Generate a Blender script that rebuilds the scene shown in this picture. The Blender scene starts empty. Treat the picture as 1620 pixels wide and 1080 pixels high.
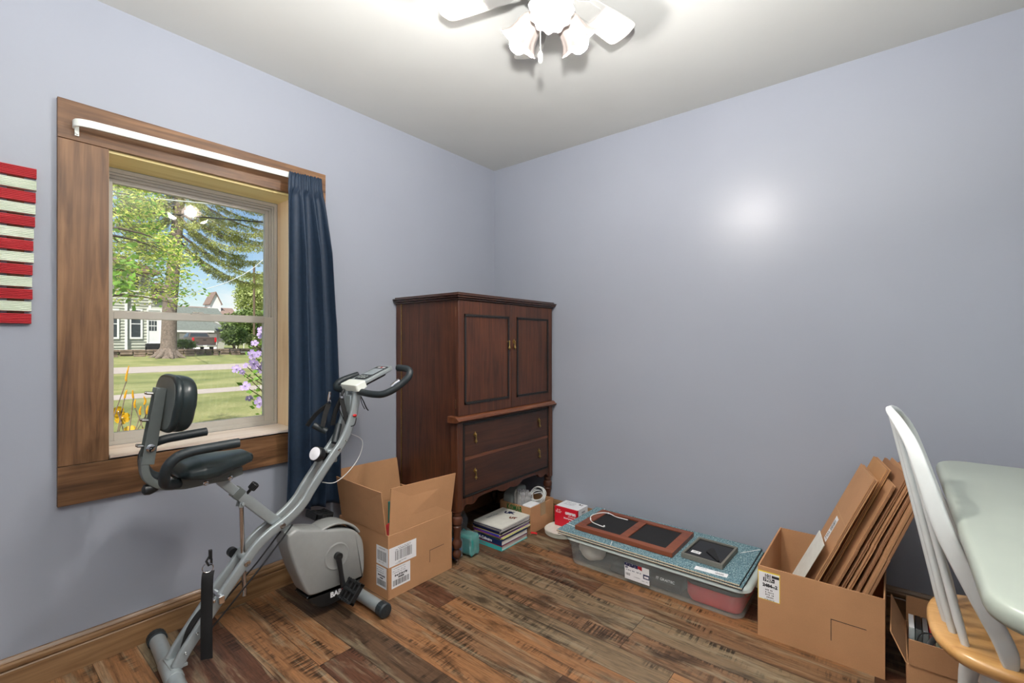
import bpy, math, random
from mathutils import Vector, Matrix
random.seed(7)
sc = bpy.context.scene
COL = sc.collection
R = math.radians

# ------------------------------------------------------------------ camera, light, exposure
FPX = 735.5
TH = R(39.2)
CAM = Vector((2.278, -2.586, 1.178))
cd = bpy.data.cameras.new('camera')
cd.sensor_width = 36.0
cd.lens = FPX / 1620 * 36
cd.clip_start = 0.02
cd.clip_end = 500
cam = bpy.data.objects.new('camera', cd)
cam.location = CAM
cam.rotation_euler = (R(90), 0, TH)
COL.objects.link(cam)
sc.camera = cam
sc.view_settings.view_transform = 'Standard'
sc.view_settings.look = 'None'
sc.view_settings.gamma = 1
sc.view_settings.exposure = 0.15
sc.view_settings.use_curve_mapping = False
sc.cycles.max_bounces = 10
sc.cycles.diffuse_bounces = 5
sc.cycles.transparent_max_bounces = 16

SUN_DIR = Vector((-0.42, 0.42, -0.80)).normalized()
sl = bpy.data.lights.new('sun', 'SUN')
sl.energy = 6.2
sl.angle = R(0.6)
sl.color = (1.0, 0.95, 0.86)
so = bpy.data.objects.new('sun', sl)
so.rotation_euler = SUN_DIR.to_track_quat('-Z', 'Y').to_euler()
so.location = (6, -8, 14)
COL.objects.link(so)

# the photographer's flash on the camera, turned up to bounce off the ceiling: it throws the fan's shadow on the ceiling
fl = bpy.data.lights.new('camera_flash', 'SPOT')
fl.energy = 560
fl.spot_size = R(150)
fl.spot_blend = 1.0
fl.shadow_soft_size = 0.03
fl.color = (1.0, 0.98, 0.96)
fo = bpy.data.objects.new('camera_flash', fl)
fo.location = CAM + Vector((0, 0, 0.205))
fo.rotation_euler = (Vector((2.08, -2.37, 2.44)) - fo.location).to_track_quat('-Z', 'Y').to_euler()
COL.objects.link(fo)

w = bpy.data.worlds.new('sky')
sc.world = w
w.use_nodes = True
nt = w.node_tree
nt.nodes.clear()
def wn(t, **k):
    n = nt.nodes.new(t)
    for a, b in k.items():
        setattr(n, a, b)
    return n
out = wn('ShaderNodeOutputWorld')
bg = wn('ShaderNodeBackground')
sky = wn('ShaderNodeTexSky')
sky.sky_type = 'NISHITA'
sky.sun_disc = False
sky.sun_elevation = R(53)
sky.sun_rotation = R(135)
sky.air_density = 1.0
sky.dust_density = 0.6
tc = wn('ShaderNodeTexCoord')
mp = wn('ShaderNodeMapping')
mp.inputs['Scale'].default_value = (3.2, 3.2, 9.0)
nz = wn('ShaderNodeTexNoise')
nz.inputs['Scale'].default_value = 1.5
nz.inputs['Detail'].default_value = 7
nz.inputs['Roughness'].default_value = 0.55
rp = wn('ShaderNodeValToRGB')
rp.color_ramp.elements[0].position = 0.5
rp.color_ramp.elements[1].position = 0.66
mul = wn('ShaderNodeMixRGB', blend_type='MULTIPLY')
mul.inputs[0].default_value = 1
mul.inputs[2].default_value = (0.13, 0.135, 0.14, 1)
mx = wn('ShaderNodeMixRGB')
mx.inputs[2].default_value = (1.0, 1.0, 1.02, 1)
L = nt.links.new
L(tc.outputs['Generated'], mp.inputs['Vector'])
L(mp.outputs[0], nz.inputs['Vector'])
L(nz.outputs[0], rp.inputs[0])
L(sky.outputs[0], mul.inputs[1])
L(mul.outputs[0], mx.inputs[1])
L(rp.outputs[0], mx.inputs[0])
L(mx.outputs[0], bg.inputs[0])
bg.inputs[1].default_value = 1.0
L(bg.outputs[0], out.inputs[0])

# ------------------------------------------------------------------ measuring: a pixel of the photograph to a point on a plane of the room
_F = Vector((-math.sin(TH), math.cos(TH), 0))
_Rt = Vector((math.cos(TH), math.sin(TH), 0))
def ray(x, y): return _F + _Rt * ((x - 810) / FPX) + Vector((0, 0, (540 - y) / FPX))
def atx(x, y, X): r = ray(x, y); return CAM + r * ((X - CAM.x) / r.x)
def aty(x, y, Y): r = ray(x, y); return CAM + r * ((Y - CAM.y) / r.y)
def atz(x, y, Z): r = ray(x, y); return CAM + r * ((Z - CAM.z) / r.z)

# ------------------------------------------------------------------ materials
def srgb(r, g, b):
    def c(v):
        v /= 255.0
        return v / 12.92 if v <= 0.04045 else ((v + 0.055) / 1.055) ** 2.4
    return (c(r), c(g), c(b), 1)
class NT:
    def __init__(s, name):
        s.m = bpy.data.materials.new(name)
        s.m.use_nodes = True
        s.t = s.m.node_tree
        s.b = s.t.nodes['Principled BSDF']
        s.o = s.t.nodes['Material Output']
    def n(s, t, **k):
        n = s.t.nodes.new(t)
        for a, b in k.items():
            setattr(n, a, b)
        return n
    def l(s, a, b): s.t.links.new(a, b)
    def math(s, op, a, b=None):
        n = s.n('ShaderNodeMath', operation=op)
        for i, v in enumerate((a, b)):
            if v is None: continue
            if isinstance(v, (int, float)): n.inputs[i].default_value = v
            else: s.l(v, n.inputs[i])
        return n.outputs[0]
    def coord(s, scale=(1, 1, 1), rot=(0, 0, 0)):
        tc = s.n('ShaderNodeTexCoord')
        mp = s.n('ShaderNodeMapping')
        mp.inputs['Scale'].default_value = scale
        mp.inputs['Rotation'].default_value = rot
        s.l(tc.outputs['Object'], mp.inputs['Vector'])
        return mp.outputs[0]
    def noise(s, vec, scale=5, detail=4, rough=0.5, dist=0):
        n = s.n('ShaderNodeTexNoise')
        n.inputs['Scale'].default_value = scale
        n.inputs['Detail'].default_value = detail
        n.inputs['Roughness'].default_value = rough
        n.inputs['Distortion'].default_value = dist
        s.l(vec, n.inputs['Vector'])
        return n.outputs[0]
    def ramp(s, fac, stops, interp='LINEAR'):
        n = s.n('ShaderNodeValToRGB')
        n.color_ramp.interpolation = interp
        e = n.color_ramp.elements
        e[0].position, e[0].color = stops[0]
        e[1].position, e[1].color = stops[-1]
        for p, c in stops[1:-1]:
            q = e.new(p)
            q.color = c
        s.l(fac, n.inputs[0])
        return n.outputs[0]
    def mix(s, fac, a, b, mode='MIX'):
        n = s.n('ShaderNodeMixRGB', blend_type=mode)
        for i, v in enumerate((fac, a, b)):
            if isinstance(v, (int, float)): n.inputs[i].default_value = v
            elif isinstance(v, tuple): n.inputs[i].default_value = v
            else: s.l(v, n.inputs[i])
        return n.outputs[0]
    def bump(s, h, strength=0.2, dist=0.001):
        n = s.n('ShaderNodeBump')
        n.inputs['Strength'].default_value = strength
        n.inputs['Distance'].default_value = dist
        s.l(h, n.inputs['Height'])
        s.l(n.outputs[0], s.b.inputs['Normal'])
    def set(s, col=None, rough=None, metal=None, **k):
        if col is not None:
            if isinstance(col, tuple): s.b.inputs['Base Color'].default_value = col
            else: s.l(col, s.b.inputs['Base Color'])
        if rough is not None: s.b.inputs['Roughness'].default_value = rough
        if metal is not None: s.b.inputs['Metallic'].default_value = metal
        for a, v in k.items(): s.b.inputs[a.replace('_', ' ')].default_value = v
        return s.m
BL = (0, 0, 0, 1)
WH = (1, 1, 1, 1)
def plain(name, rgb, rough=0.5, metal=0.0, var=0.08, scale=30, bump=0.0, **k):
    """a procedural surface of one colour with slight variation"""
    t = NT(name)
    c = srgb(*rgb)
    v = t.coord()
    nf = t.noise(v, scale, 4)
    lo = tuple(x * (1 - var) for x in c[:3]) + (1,)
    hi = tuple(min(1, x * (1 + var)) for x in c[:3]) + (1,)
    t.set(t.ramp(nf, [(0.3, lo), (0.7, hi)]), rough, metal, **k)
    if bump: t.bump(nf, bump)
    return t.m
def wood(name, dark, mid, light, axis='x', scale=1.0, rough=0.45, bump=0.15, knots=False, coat=0.0):
    t = NT(name)
    a = {'x': (1.6, 22, 22), 'y': (22, 1.6, 22), 'z': (22, 22, 1.6)}[axis]
    v = t.coord(tuple(q * scale for q in a))
    n1 = t.noise(v, 1.0, 6, 0.6, 1.6 if 'casing' in name else 0.9)
    b = {'x': (3, 90, 90), 'y': (90, 3, 90), 'z': (90, 90, 3)}[axis]
    n2 = t.noise(t.coord(tuple(q * scale for q in b)), 1.0, 3, 0.6)
    n3 = t.noise(t.coord(), 3.0 * scale, 4, 0.6)
    f = t.math('ADD', t.math('MULTIPLY', n1, 0.6), t.math('ADD', t.math('MULTIPLY', n2, 0.25), t.math('MULTIPLY', n3, 0.25)))
    c = t.ramp(f, [(0.38, srgb(*dark)), (0.52, srgb(*mid)), (0.70, srgb(*light))])
    t.set(c, rough)
    if coat: t.b.inputs['Coat Weight'].default_value = coat; t.b.inputs['Coat Roughness'].default_value = 0.2
    t.bump(f, bump)
    return t.m

def mat_wall():
    t = NT('wall_paint')
    v = t.coord()
    big = t.noise(v, 1.3, 3, 0.5)
    c = t.ramp(big, [(0.3, srgb(155, 160, 171)), (0.7, srgb(160, 165, 176))])
    t.set(c, 0.34)
    t.b.inputs['Specular IOR Level'].default_value = 0.45
    fine = t.noise(v, 90, 4, 0.6)
    wav = t.noise(v, 7, 3, 0.5)
    t.bump(t.math('ADD', t.math('MULTIPLY', fine, 0.35), t.math('MULTIPLY', wav, 2.2)), 0.25, 0.002)
    return t.m
def mat_floor():
    t = NT('floor_planks')
    tc = t.n('ShaderNodeTexCoord')
    sx = t.n('ShaderNodeSeparateXYZ')
    t.l(tc.outputs['Object'], sx.inputs[0])
    x, y = sx.outputs[0], sx.outputs[1]
    W, LN = 0.130, 1.20
    yr = t.math('DIVIDE', t.math('ADD', y, 0.03), W)
    row = t.math('FLOOR', yr)
    wn1 = t.n('ShaderNodeTexWhiteNoise', noise_dimensions='1D')
    t.l(row, wn1.inputs['W'])
    xs = t.math('ADD', t.math('DIVIDE', x, LN), t.math('MULTIPLY', wn1.outputs[0], 7.3))
    col = t.math('FLOOR', xs)
    cb = t.n('ShaderNodeCombineXYZ')
    t.l(row, cb.inputs[0]); t.l(col, cb.inputs[1])
    wn2 = t.n('ShaderNodeTexWhiteNoise', noise_dimensions='2D')
    t.l(cb.outputs[0], wn2.inputs['Vector'])
    idv = wn2.outputs[0]
    off = t.math('MULTIPLY', idv, 37.0)
    def vec(ax, ay):
        c = t.n('ShaderNodeCombineXYZ')
        t.l(t.math('ADD', t.math('MULTIPLY', x, ax), off), c.inputs[0])
        t.l(t.math('MULTIPLY', y, ay), c.inputs[1])
        t.l(off, c.inputs[2])
        return c.outputs[0]
    grain = t.noise(vec(2.2, 42), 1.0, 7, 0.68, 0.7)
    fine = t.noise(vec(14, 220), 1.0, 4, 0.7)
    blot = t.noise(vec(3.5, 8), 1.0, 5, 0.6, 0.4)
    base = t.ramp(idv, [(0.0, srgb(80, 57, 42)), (0.12, srgb(128, 94, 64)), (0.26, srgb(88, 61, 44)), (0.38, srgb(108, 82, 60)),
                        (0.5, srgb(82, 54, 40)), (0.62, srgb(124, 89, 60)), (0.74, srgb(78, 60, 46)), (0.86, srgb(108, 92, 72)), (1.0, srgb(116, 82, 56))], 'CONSTANT')
    light = t.mix(1.0, base, (1.85, 1.7, 1.55, 1), 'MULTIPLY')
    dark = t.mix(1.0, base, (0.13, 0.12, 0.12, 1), 'MULTIPLY')
    gf = t.ramp(grain, [(0.3, BL), (0.66, WH)])
    c = t.mix(t.math('MULTIPLY', gf, 0.75), base, light)
    df = t.ramp(grain, [(0.28, WH), (0.47, BL)])
    c = t.mix(t.math('MULTIPLY', df, 0.8), c, dark)
    bf = t.ramp(blot, [(0.33, WH), (0.47, BL)])
    c = t.mix(t.math('MULTIPLY', bf, 0.75), c, dark)
    # saw marks across the boards
    saw = t.noise(vec(95, 7), 1.0, 3, 0.6, 0.3)
    sawm = t.ramp(t.noise(vec(2.6, 11), 1.0, 3, 0.5, 0.6), [(0.50, BL), (0.62, WH)])
    sf = t.math('MULTIPLY', t.ramp(saw, [(0.42, WH), (0.54, BL)]), sawm)
    c = t.mix(t.math('MULTIPLY', sf, 0.9), c, dark)
    grey = t.ramp(t.noise(vec(2.2, 20), 1.0, 5, 0.65, 0.8), [(0.52, BL), (0.66, WH)])
    c = t.mix(t.math('MULTIPLY', grey, 0.5), c, srgb(160, 148, 122))
    c = t.mix(t.math('MULTIPLY', t.ramp(fine, [(0.35, WH), (0.55, BL)]), 0.35), c, dark)
    # seams
    fy = t.math('FRACT', yr)
    fx = t.math('FRACT', xs)
    e1 = t.math('LESS_THAN', fy, 0.016)
    e2 = t.math('LESS_THAN', fx, 0.002)
    seam = t.math('MAXIMUM', e1, e2)
    c = t.mix(t.math('MULTIPLY', seam, 0.8), c, srgb(30, 20, 14))
    t.set(c, 0.42)
    t.b.inputs['Specular IOR Level'].default_value = 0.45
    rr = t.ramp(fine, [(0.3, (0.5, 0.5, 0.5, 1)), (0.7, (0.34, 0.34, 0.34, 1))])
    t.l(rr, t.b.inputs['Roughness'])
    t.bump(t.math('SUBTRACT', t.math('ADD', grain, fine), seam), 0.25, 0.001)
    return t.m
def mat_glass():
    t = NT('window_glass')
    t.t.nodes.remove(t.b)
    tr = t.n('ShaderNodeBsdfTransparent'); gl = t.n('ShaderNodeBsdfGlossy'); fr = t.n('ShaderNodeFresnel'); m = t.n('ShaderNodeMixShader')
    gl.inputs['Roughness'].default_value = 0.02
    fr.inputs[0].default_value = 1.5
    nz = t.noise(t.coord(), 4, 2)
    tr.inputs[0].default_value = (0.97, 0.98, 0.97, 1)
    t.l(fr.outputs[0], m.inputs[0]); t.l(tr.outputs[0], m.inputs[1]); t.l(gl.outputs[0], m.inputs[2]); t.l(m.outputs[0], t.o.inputs[0])
    return t.m
def mat_clear(name, rgb, alpha, rough=0.15):
    """cloudy clear plastic: part of the light passes, part scatters on the surface"""
    t = NT(name)
    nf = t.noise(t.coord(), 12, 3)
    t.set(t.ramp(nf, [(0.3, tuple(q * 0.93 for q in srgb(*rgb)[:3]) + (1,)), (0.7, srgb(*rgb))]), rough)
    tr = t.n('ShaderNodeBsdfTransparent'); m = t.n('ShaderNodeMixShader')
    tr.inputs[0].default_value = (0.93, 0.96, 0.96, 1)
    m.inputs[0].default_value = alpha
    t.l(tr.outputs[0], m.inputs[1]); t.l(t.b.outputs[0], m.inputs[2]); t.l(m.outputs[0], t.o.inputs[0])
    return t.m
def mat_emit(name, rgb, s):
    t = NT(name)
    t.set(rgb + (1,), 0.4)
    t.b.inputs['Emission Color'].default_value = rgb + (1,)
    t.b.inputs['Emission Strength'].default_value = s
    return t.m
def mat_translucent(name, rgb, trans=0.5, rough=0.5, var=0.1, scale=20):
    t = NT(name)
    nf = t.noise(t.coord(), scale, 3)
    c = srgb(*rgb)
    col = t.ramp(nf, [(0.3, tuple(q * (1 - var) for q in c[:3]) + (1,)), (0.7, tuple(min(1, q * (1 + var)) for q in c[:3]) + (1,))])
    t.set(col, rough)
    tl = t.n('ShaderNodeBsdfTranslucent'); m = t.n('ShaderNodeMixShader')
    m.inputs[0].default_value = trans
    t.l(col, tl.inputs[0]); t.l(t.b.outputs[0], m.inputs[1]); t.l(tl.outputs[0], m.inputs[2]); t.l(m.outputs[0], t.o.inputs[0])
    return t.m
def mat_cardboard(name, rgb=(190, 142, 101)):
    t = NT(name)
    v = t.coord()
    a = t.noise(v, 6, 4, 0.6)
    b = t.noise(v, 260, 3, 0.7)
    f = t.math('ADD', t.math('MULTIPLY', a, 0.6), t.math('MULTIPLY', b, 0.4))
    c = srgb(*rgb)
    t.set(t.ramp(f, [(0.35, tuple(q * 0.86 for q in c[:3]) + (1,)), (0.62, c)]), 0.75)
    t.bump(b, 0.12)
    return t.m
def mat_carpet():
    t = NT('blue_carpet')
    v = t.coord()
    n = t.noise(v, 190, 3, 0.75)
    c = t.ramp(n, [(0.36, srgb(38, 66, 78)), (0.46, srgb(84, 118, 130)), (0.55, srgb(116, 152, 162)), (0.66, srgb(190, 204, 198))])
    t.set(c, 0.95)
    t.bump(n, 0.8, 0.003)
    return t.m
def mat_grass():
    t = NT('lawn_grass')
    v = t.coord()
    a = t.noise(v, 0.5, 4, 0.6)
    b = t.noise(v, 20, 6, 0.8)
    f = t.math('ADD', t.math('MULTIPLY', a, 0.5), t.math('MULTIPLY', b, 0.5))
    t.set(t.ramp(f, [(0.34, srgb(92, 104, 56)), (0.5, srgb(132, 137, 80)), (0.66, srgb(176, 168, 120))]), 0.9)
    t.bump(b, 0.6, 0.03)
    return t.m

M = {}
M['wall'] = mat_wall()
M['ceiling'] = plain('ceiling_paint', (197, 198, 194), 0.6, var=0.02, scale=3, bump=0.03)
M['floor'] = mat_floor()
M['trim_h'] = wood('stained_casing_board', (58, 38, 26), (106, 74, 48), (146, 108, 74), 'y', 0.8, 0.42, 0.15)
M['trim_v'] = wood('stained_casing_upright', (64, 42, 29), (110, 78, 51), (148, 110, 76), 'z', 0.8, 0.42, 0.15)
M['base_y'] = wood('baseboard_wood', (92, 66, 44), (124, 92, 62), (158, 124, 88), 'y', 0.7, 0.3, 0.08)
M['base_x'] = wood('baseboard_wood_back', (92, 66, 44), (124, 92, 62), (158, 124, 88), 'x', 0.7, 0.3, 0.08)
M['pine'] = wood('bare_pine', (214, 190, 120), (238, 218, 152), (246, 232, 180), 'y', 0.5, 0.5, 0.05)
M['pine_v'] = wood('bare_pine_upright', (214, 180, 138), (236, 208, 168), (246, 224, 190), 'z', 0.5, 0.5, 0.05)
M['sill'] = wood('daylit_sill', (206, 188, 172), (228, 212, 198), (240, 228, 216), 'y', 0.5, 0.4, 0.04)  # wood whitened, bright daylight on the sill put into its colour
M['vinyl'] = plain('white_vinyl', (186, 182, 173), 0.4, var=0.02)
M['glass'] = mat_glass()
M['navy'] = mat_translucent('navy_curtain_cloth', (34, 52, 73), 0.10, 0.6, 0.1, 60)
M['white_metal'] = plain('white_enamel', (236, 240, 232), 0.35, var=0.02)
M['mahog'] = wood('dark_mahogany_veneer', (40, 21, 14), (70, 37, 22), (96, 54, 32), 'z', 1.6, 0.42, 0.04, coat=0.05)
M['mahog_h'] = wood('dark_mahogany_drawer', (38, 21, 15), (58, 33, 22), (78, 46, 30), 'y', 1.2, 0.42, 0.04, coat=0.05)
M['mahog_l'] = wood('mahogany_moulding', (66, 36, 22), (98, 56, 35), (124, 74, 46), 'y', 1.2, 0.3, 0.04, coat=0.3)
M['mahog_d'] = wood('mahogany_moulding_dark', (38, 22, 17), (58, 34, 24), (76, 45, 31), 'x', 1.2, 0.3, 0.04, coat=0.3)
M['bead'] = plain('black_beading', (26, 25, 25), 0.4, var=0.25, scale=300, bump=0.4)
M['brass'] = plain('aged_brass', (176, 150, 92), 0.3, 1.0, 0.2, 60)
M['card'] = mat_cardboard('kraft_cardboard')
M['card_d'] = mat_cardboard('darker_cardboard', (164, 120, 86))
M['card_in'] = mat_cardboard('cardboard_inside', (190, 140, 92))
M['card_e'] = mat_cardboard('cardboard_edge', (206, 166, 122))
M['tape'] = mat_clear('packing_tape', (206, 176, 140), 0.55, 0.2)
M['paper'] = plain('white_label_paper', (236, 236, 238), 0.6, var=0.02)
M['ink'] = plain('black_print', (34, 34, 38), 0.6, var=0.05)
M['ink_g'] = plain('grey_print', (128, 130, 136), 0.6, var=0.05)
M['green_ink'] = plain('green_print', (24, 98, 44), 0.6, var=0.1)
M['yellow'] = plain('yellow_print', (240, 214, 40), 0.6, var=0.05)
M['bike'] = plain('silver_grey_paint', (158, 166, 168), 0.28, 0.35, 0.03, 40)
M['bike_p'] = plain('grey_housing_plastic', (150, 152, 150), 0.42, 0.1, 0.03, 40)
M['bike_d'] = plain('dark_grey_paint', (104, 110, 108), 0.4, 0.2, 0.05, 40)
M['black'] = plain('black_plastic', (26, 28, 30), 0.42, var=0.15)
M['foam'] = plain('black_foam', (34, 42, 46), 0.5, var=0.12, scale=300, bump=0.1)
M['vinyl_b'] = plain('black_upholstery', (34, 44, 46), 0.32, var=0.08, scale=200, bump=0.08)
M['web'] = plain('black_webbing', (20, 20, 21), 0.85, var=0.3, scale=400, bump=0.4)
M['chrome'] = plain('chrome', (215, 215, 218), 0.12, 1.0, 0.03)
M['steel'] = plain('zinc_bolt', (188, 188, 186), 0.25, 1.0, 0.08)
M['light_face'] = plain('white_knob_face', (246, 246, 252), 0.25, var=0.01)
M['lcd'] = plain('grey_screen', (150, 160, 164), 0.2, var=0.05)
M['red'] = plain('red_print', (214, 40, 44), 0.5, var=0.05)
M['flag_red'] = wood('red_painted_slat', (152, 24, 34), (180, 36, 46), (200, 56, 62), 'y', 1.5, 0.6, 0.3)
M['flag_white'] = wood('white_painted_slat', (176, 186, 164), (214, 224, 204), (232, 238, 222), 'y', 1.5, 0.6, 0.3)
M['fan'] = plain('white_fan_paint', (176, 176, 172), 0.45, var=0.01)
M['shade'] = mat_translucent('frosted_glass_shade', (176, 165, 159), 0.016, 0.3, 0.02)
M['bulb'] = mat_emit('lit_bulb', (1.0, 0.955, 0.90), 640)
M['table'] = plain('pale_table_paint', (160, 168, 158), 0.36, var=0.03, scale=6, bump=0.02)
M['chair_w'] = plain('white_chair_paint', (214, 218, 217), 0.3, var=0.02)
M['seat'] = wood('honey_wood_seat', (186, 132, 74), (210, 160, 98), (226, 180, 118), 'x', 1.0, 0.3, 0.05, coat=0.3)
M['bin'] = mat_clear('cloudy_bin_plastic', (222, 232, 232), 0.24, 0.12)
M['lid'] = mat_clear('cloudy_lid_plastic', (196, 208, 204), 0.88, 0.2)
M['carpet'] = mat_carpet()
M['rubber'] = plain('carpet_backing', (44, 40, 44), 0.9, var=0.2, scale=200)
M['yarn'] = plain('cream_carpet_edge', (214, 204, 180), 0.95, var=0.15, scale=300)
M['frame_br'] = wood('reddish_brown_frame', (94, 46, 28), (124, 64, 40), (142, 78, 50), 'x', 1.2, 0.35, 0.04)
M['felt'] = plain('black_backing_felt', (24, 24, 26), 0.7, var=0.15)
M['black_g'] = plain('glossy_black_board', (22, 22, 24), 0.2, var=0.1)
M['frame_gr'] = plain('grey_frame', (112, 110, 102), 0.6, var=0.15, scale=200)
M['string'] = plain('white_string', (232, 232, 230), 0.7, var=0.03)
M['redbag'] = plain('red_cloth', (224, 60, 66), 0.7, var=0.08)
M['blackcloth'] = plain('black_cloth', (26, 28, 32), 0.7, var=0.1)
M['whitecloth'] = plain('white_bundle', (238, 232, 222), 0.7, var=0.05, bump=0.2)
M['omron_r'] = plain('red_carton', (208, 18, 44), 0.35, var=0.03)
M['omron_w'] = plain('white_carton', (234, 236, 240), 0.35, var=0.02)
M['teal'] = plain('teal_fabric', (34, 134, 128), 0.6, var=0.1, bump=0.2)
M['blue'] = plain('blue_fabric', (52, 116, 176), 0.6, var=0.1, bump=0.2)
M['film'] = mat_clear('clear_plastic_film', (205, 215, 218), 0.16, 0.06)
M['film2'] = mat_clear('grey_plastic_film', (150, 156, 160), 0.35, 0.08)
M['grey_pl'] = plain('grey_plastic_case', (150, 158, 156), 0.4, var=0.04)
M['cable'] = plain('pale_grey_cable', (212, 214, 212), 0.4, var=0.03)
M['silverpack'] = plain('silver_wrap', (196, 196, 196), 0.25, 0.5, 0.2, 60, 0.3)
def bookmat(n, rgb): M[n] = plain(n, rgb, 0.4, var=0.06)
bookmat('cover_navy', (26, 34, 78)); bookmat('cover_white', (226, 224, 214)); bookmat('cover_blue', (30, 60, 190))
bookmat('cover_purple', (120, 60, 130)); bookmat('cover_yellow', (206, 200, 90)); bookmat('cover_black', (22, 22, 26))
bookmat('cover_dkblue', (20, 40, 84)); bookmat('cover_teal', (60, 176, 176)); bookmat('cover_green', (60, 76, 46))
bookmat('cover_red', (170, 36, 40)); bookmat('cover_tan', (188, 170, 120)); bookmat('cover_grey', (120, 116, 116))
M['pages'] = plain('book_pages', (226, 224, 216), 0.8, var=0.08, scale=300)
# outdoors
M['grass'] = mat_grass()
M['concrete'] = plain('pale_concrete', (176, 164, 156), 0.9, var=0.08, scale=3)
M['siding'] = plain('pale_siding', (176, 178, 166), 0.7, var=0.05, scale=2)
M['white_p'] = plain('white_exterior_trim', (232, 232, 232), 0.6, var=0.02)
M['dark_glass'] = plain('dark_window_glass', (60, 66, 70), 0.15, var=0.2, scale=2)
M['roof'] = plain('brown_shingles', (140, 118, 108), 0.9, var=0.15, scale=4)
M['roof_g'] = plain('screen_greyed_shingles', (112, 118, 112), 0.9, var=0.15, scale=4)  # grey-green veil of the window screen put into the roof colour
M['stone'] = plain('stacked_stone', (130, 112, 98), 0.9, var=0.4, scale=3, bump=0.5)
M['bark'] = plain('spruce_bark', (122, 108, 98), 0.95, var=0.35, scale=9, bump=0.8)
M['bark2'] = plain('grey_brown_bark', (112, 96, 80), 0.95, var=0.3, scale=20, bump=0.5)
M['needle'] = mat_translucent('spruce_needles', (172, 178, 104), 0.30, 0.7, 0.45, 1.6)
M['leaf'] = mat_translucent('bright_leaves', (226, 232, 122), 0.45, 0.5, 0.25, 3.5)
M['leaf2'] = mat_translucent('green_leaves', (136, 180, 72), 0.4, 0.5, 0.35, 3)
M['leaf3'] = mat_translucent('pale_green_leaves', (180, 190, 124), 0.3, 0.6, 0.4, 1)
M['leaf4'] = mat_translucent('shrub_leaves', (124, 146, 80), 0.3, 0.6, 0.5, 2)
M['mauve'] = mat_translucent('mauve_petals', (196, 170, 226), 0.35, 0.5, 0.15, 40)
M['lily'] = mat_translucent('yellow_petals', (250, 190, 40), 0.4, 0.5, 0.15, 40)
M['truck'] = plain('taupe_car_paint', (108, 92, 86), 0.3, 0.3, 0.04, 3)
M['tail'] = plain('red_lamp', (214, 40, 50), 0.3, var=0.1)
M['tyre'] = plain('tyre_rubber', (30, 30, 30), 0.8, var=0.1)

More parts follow.
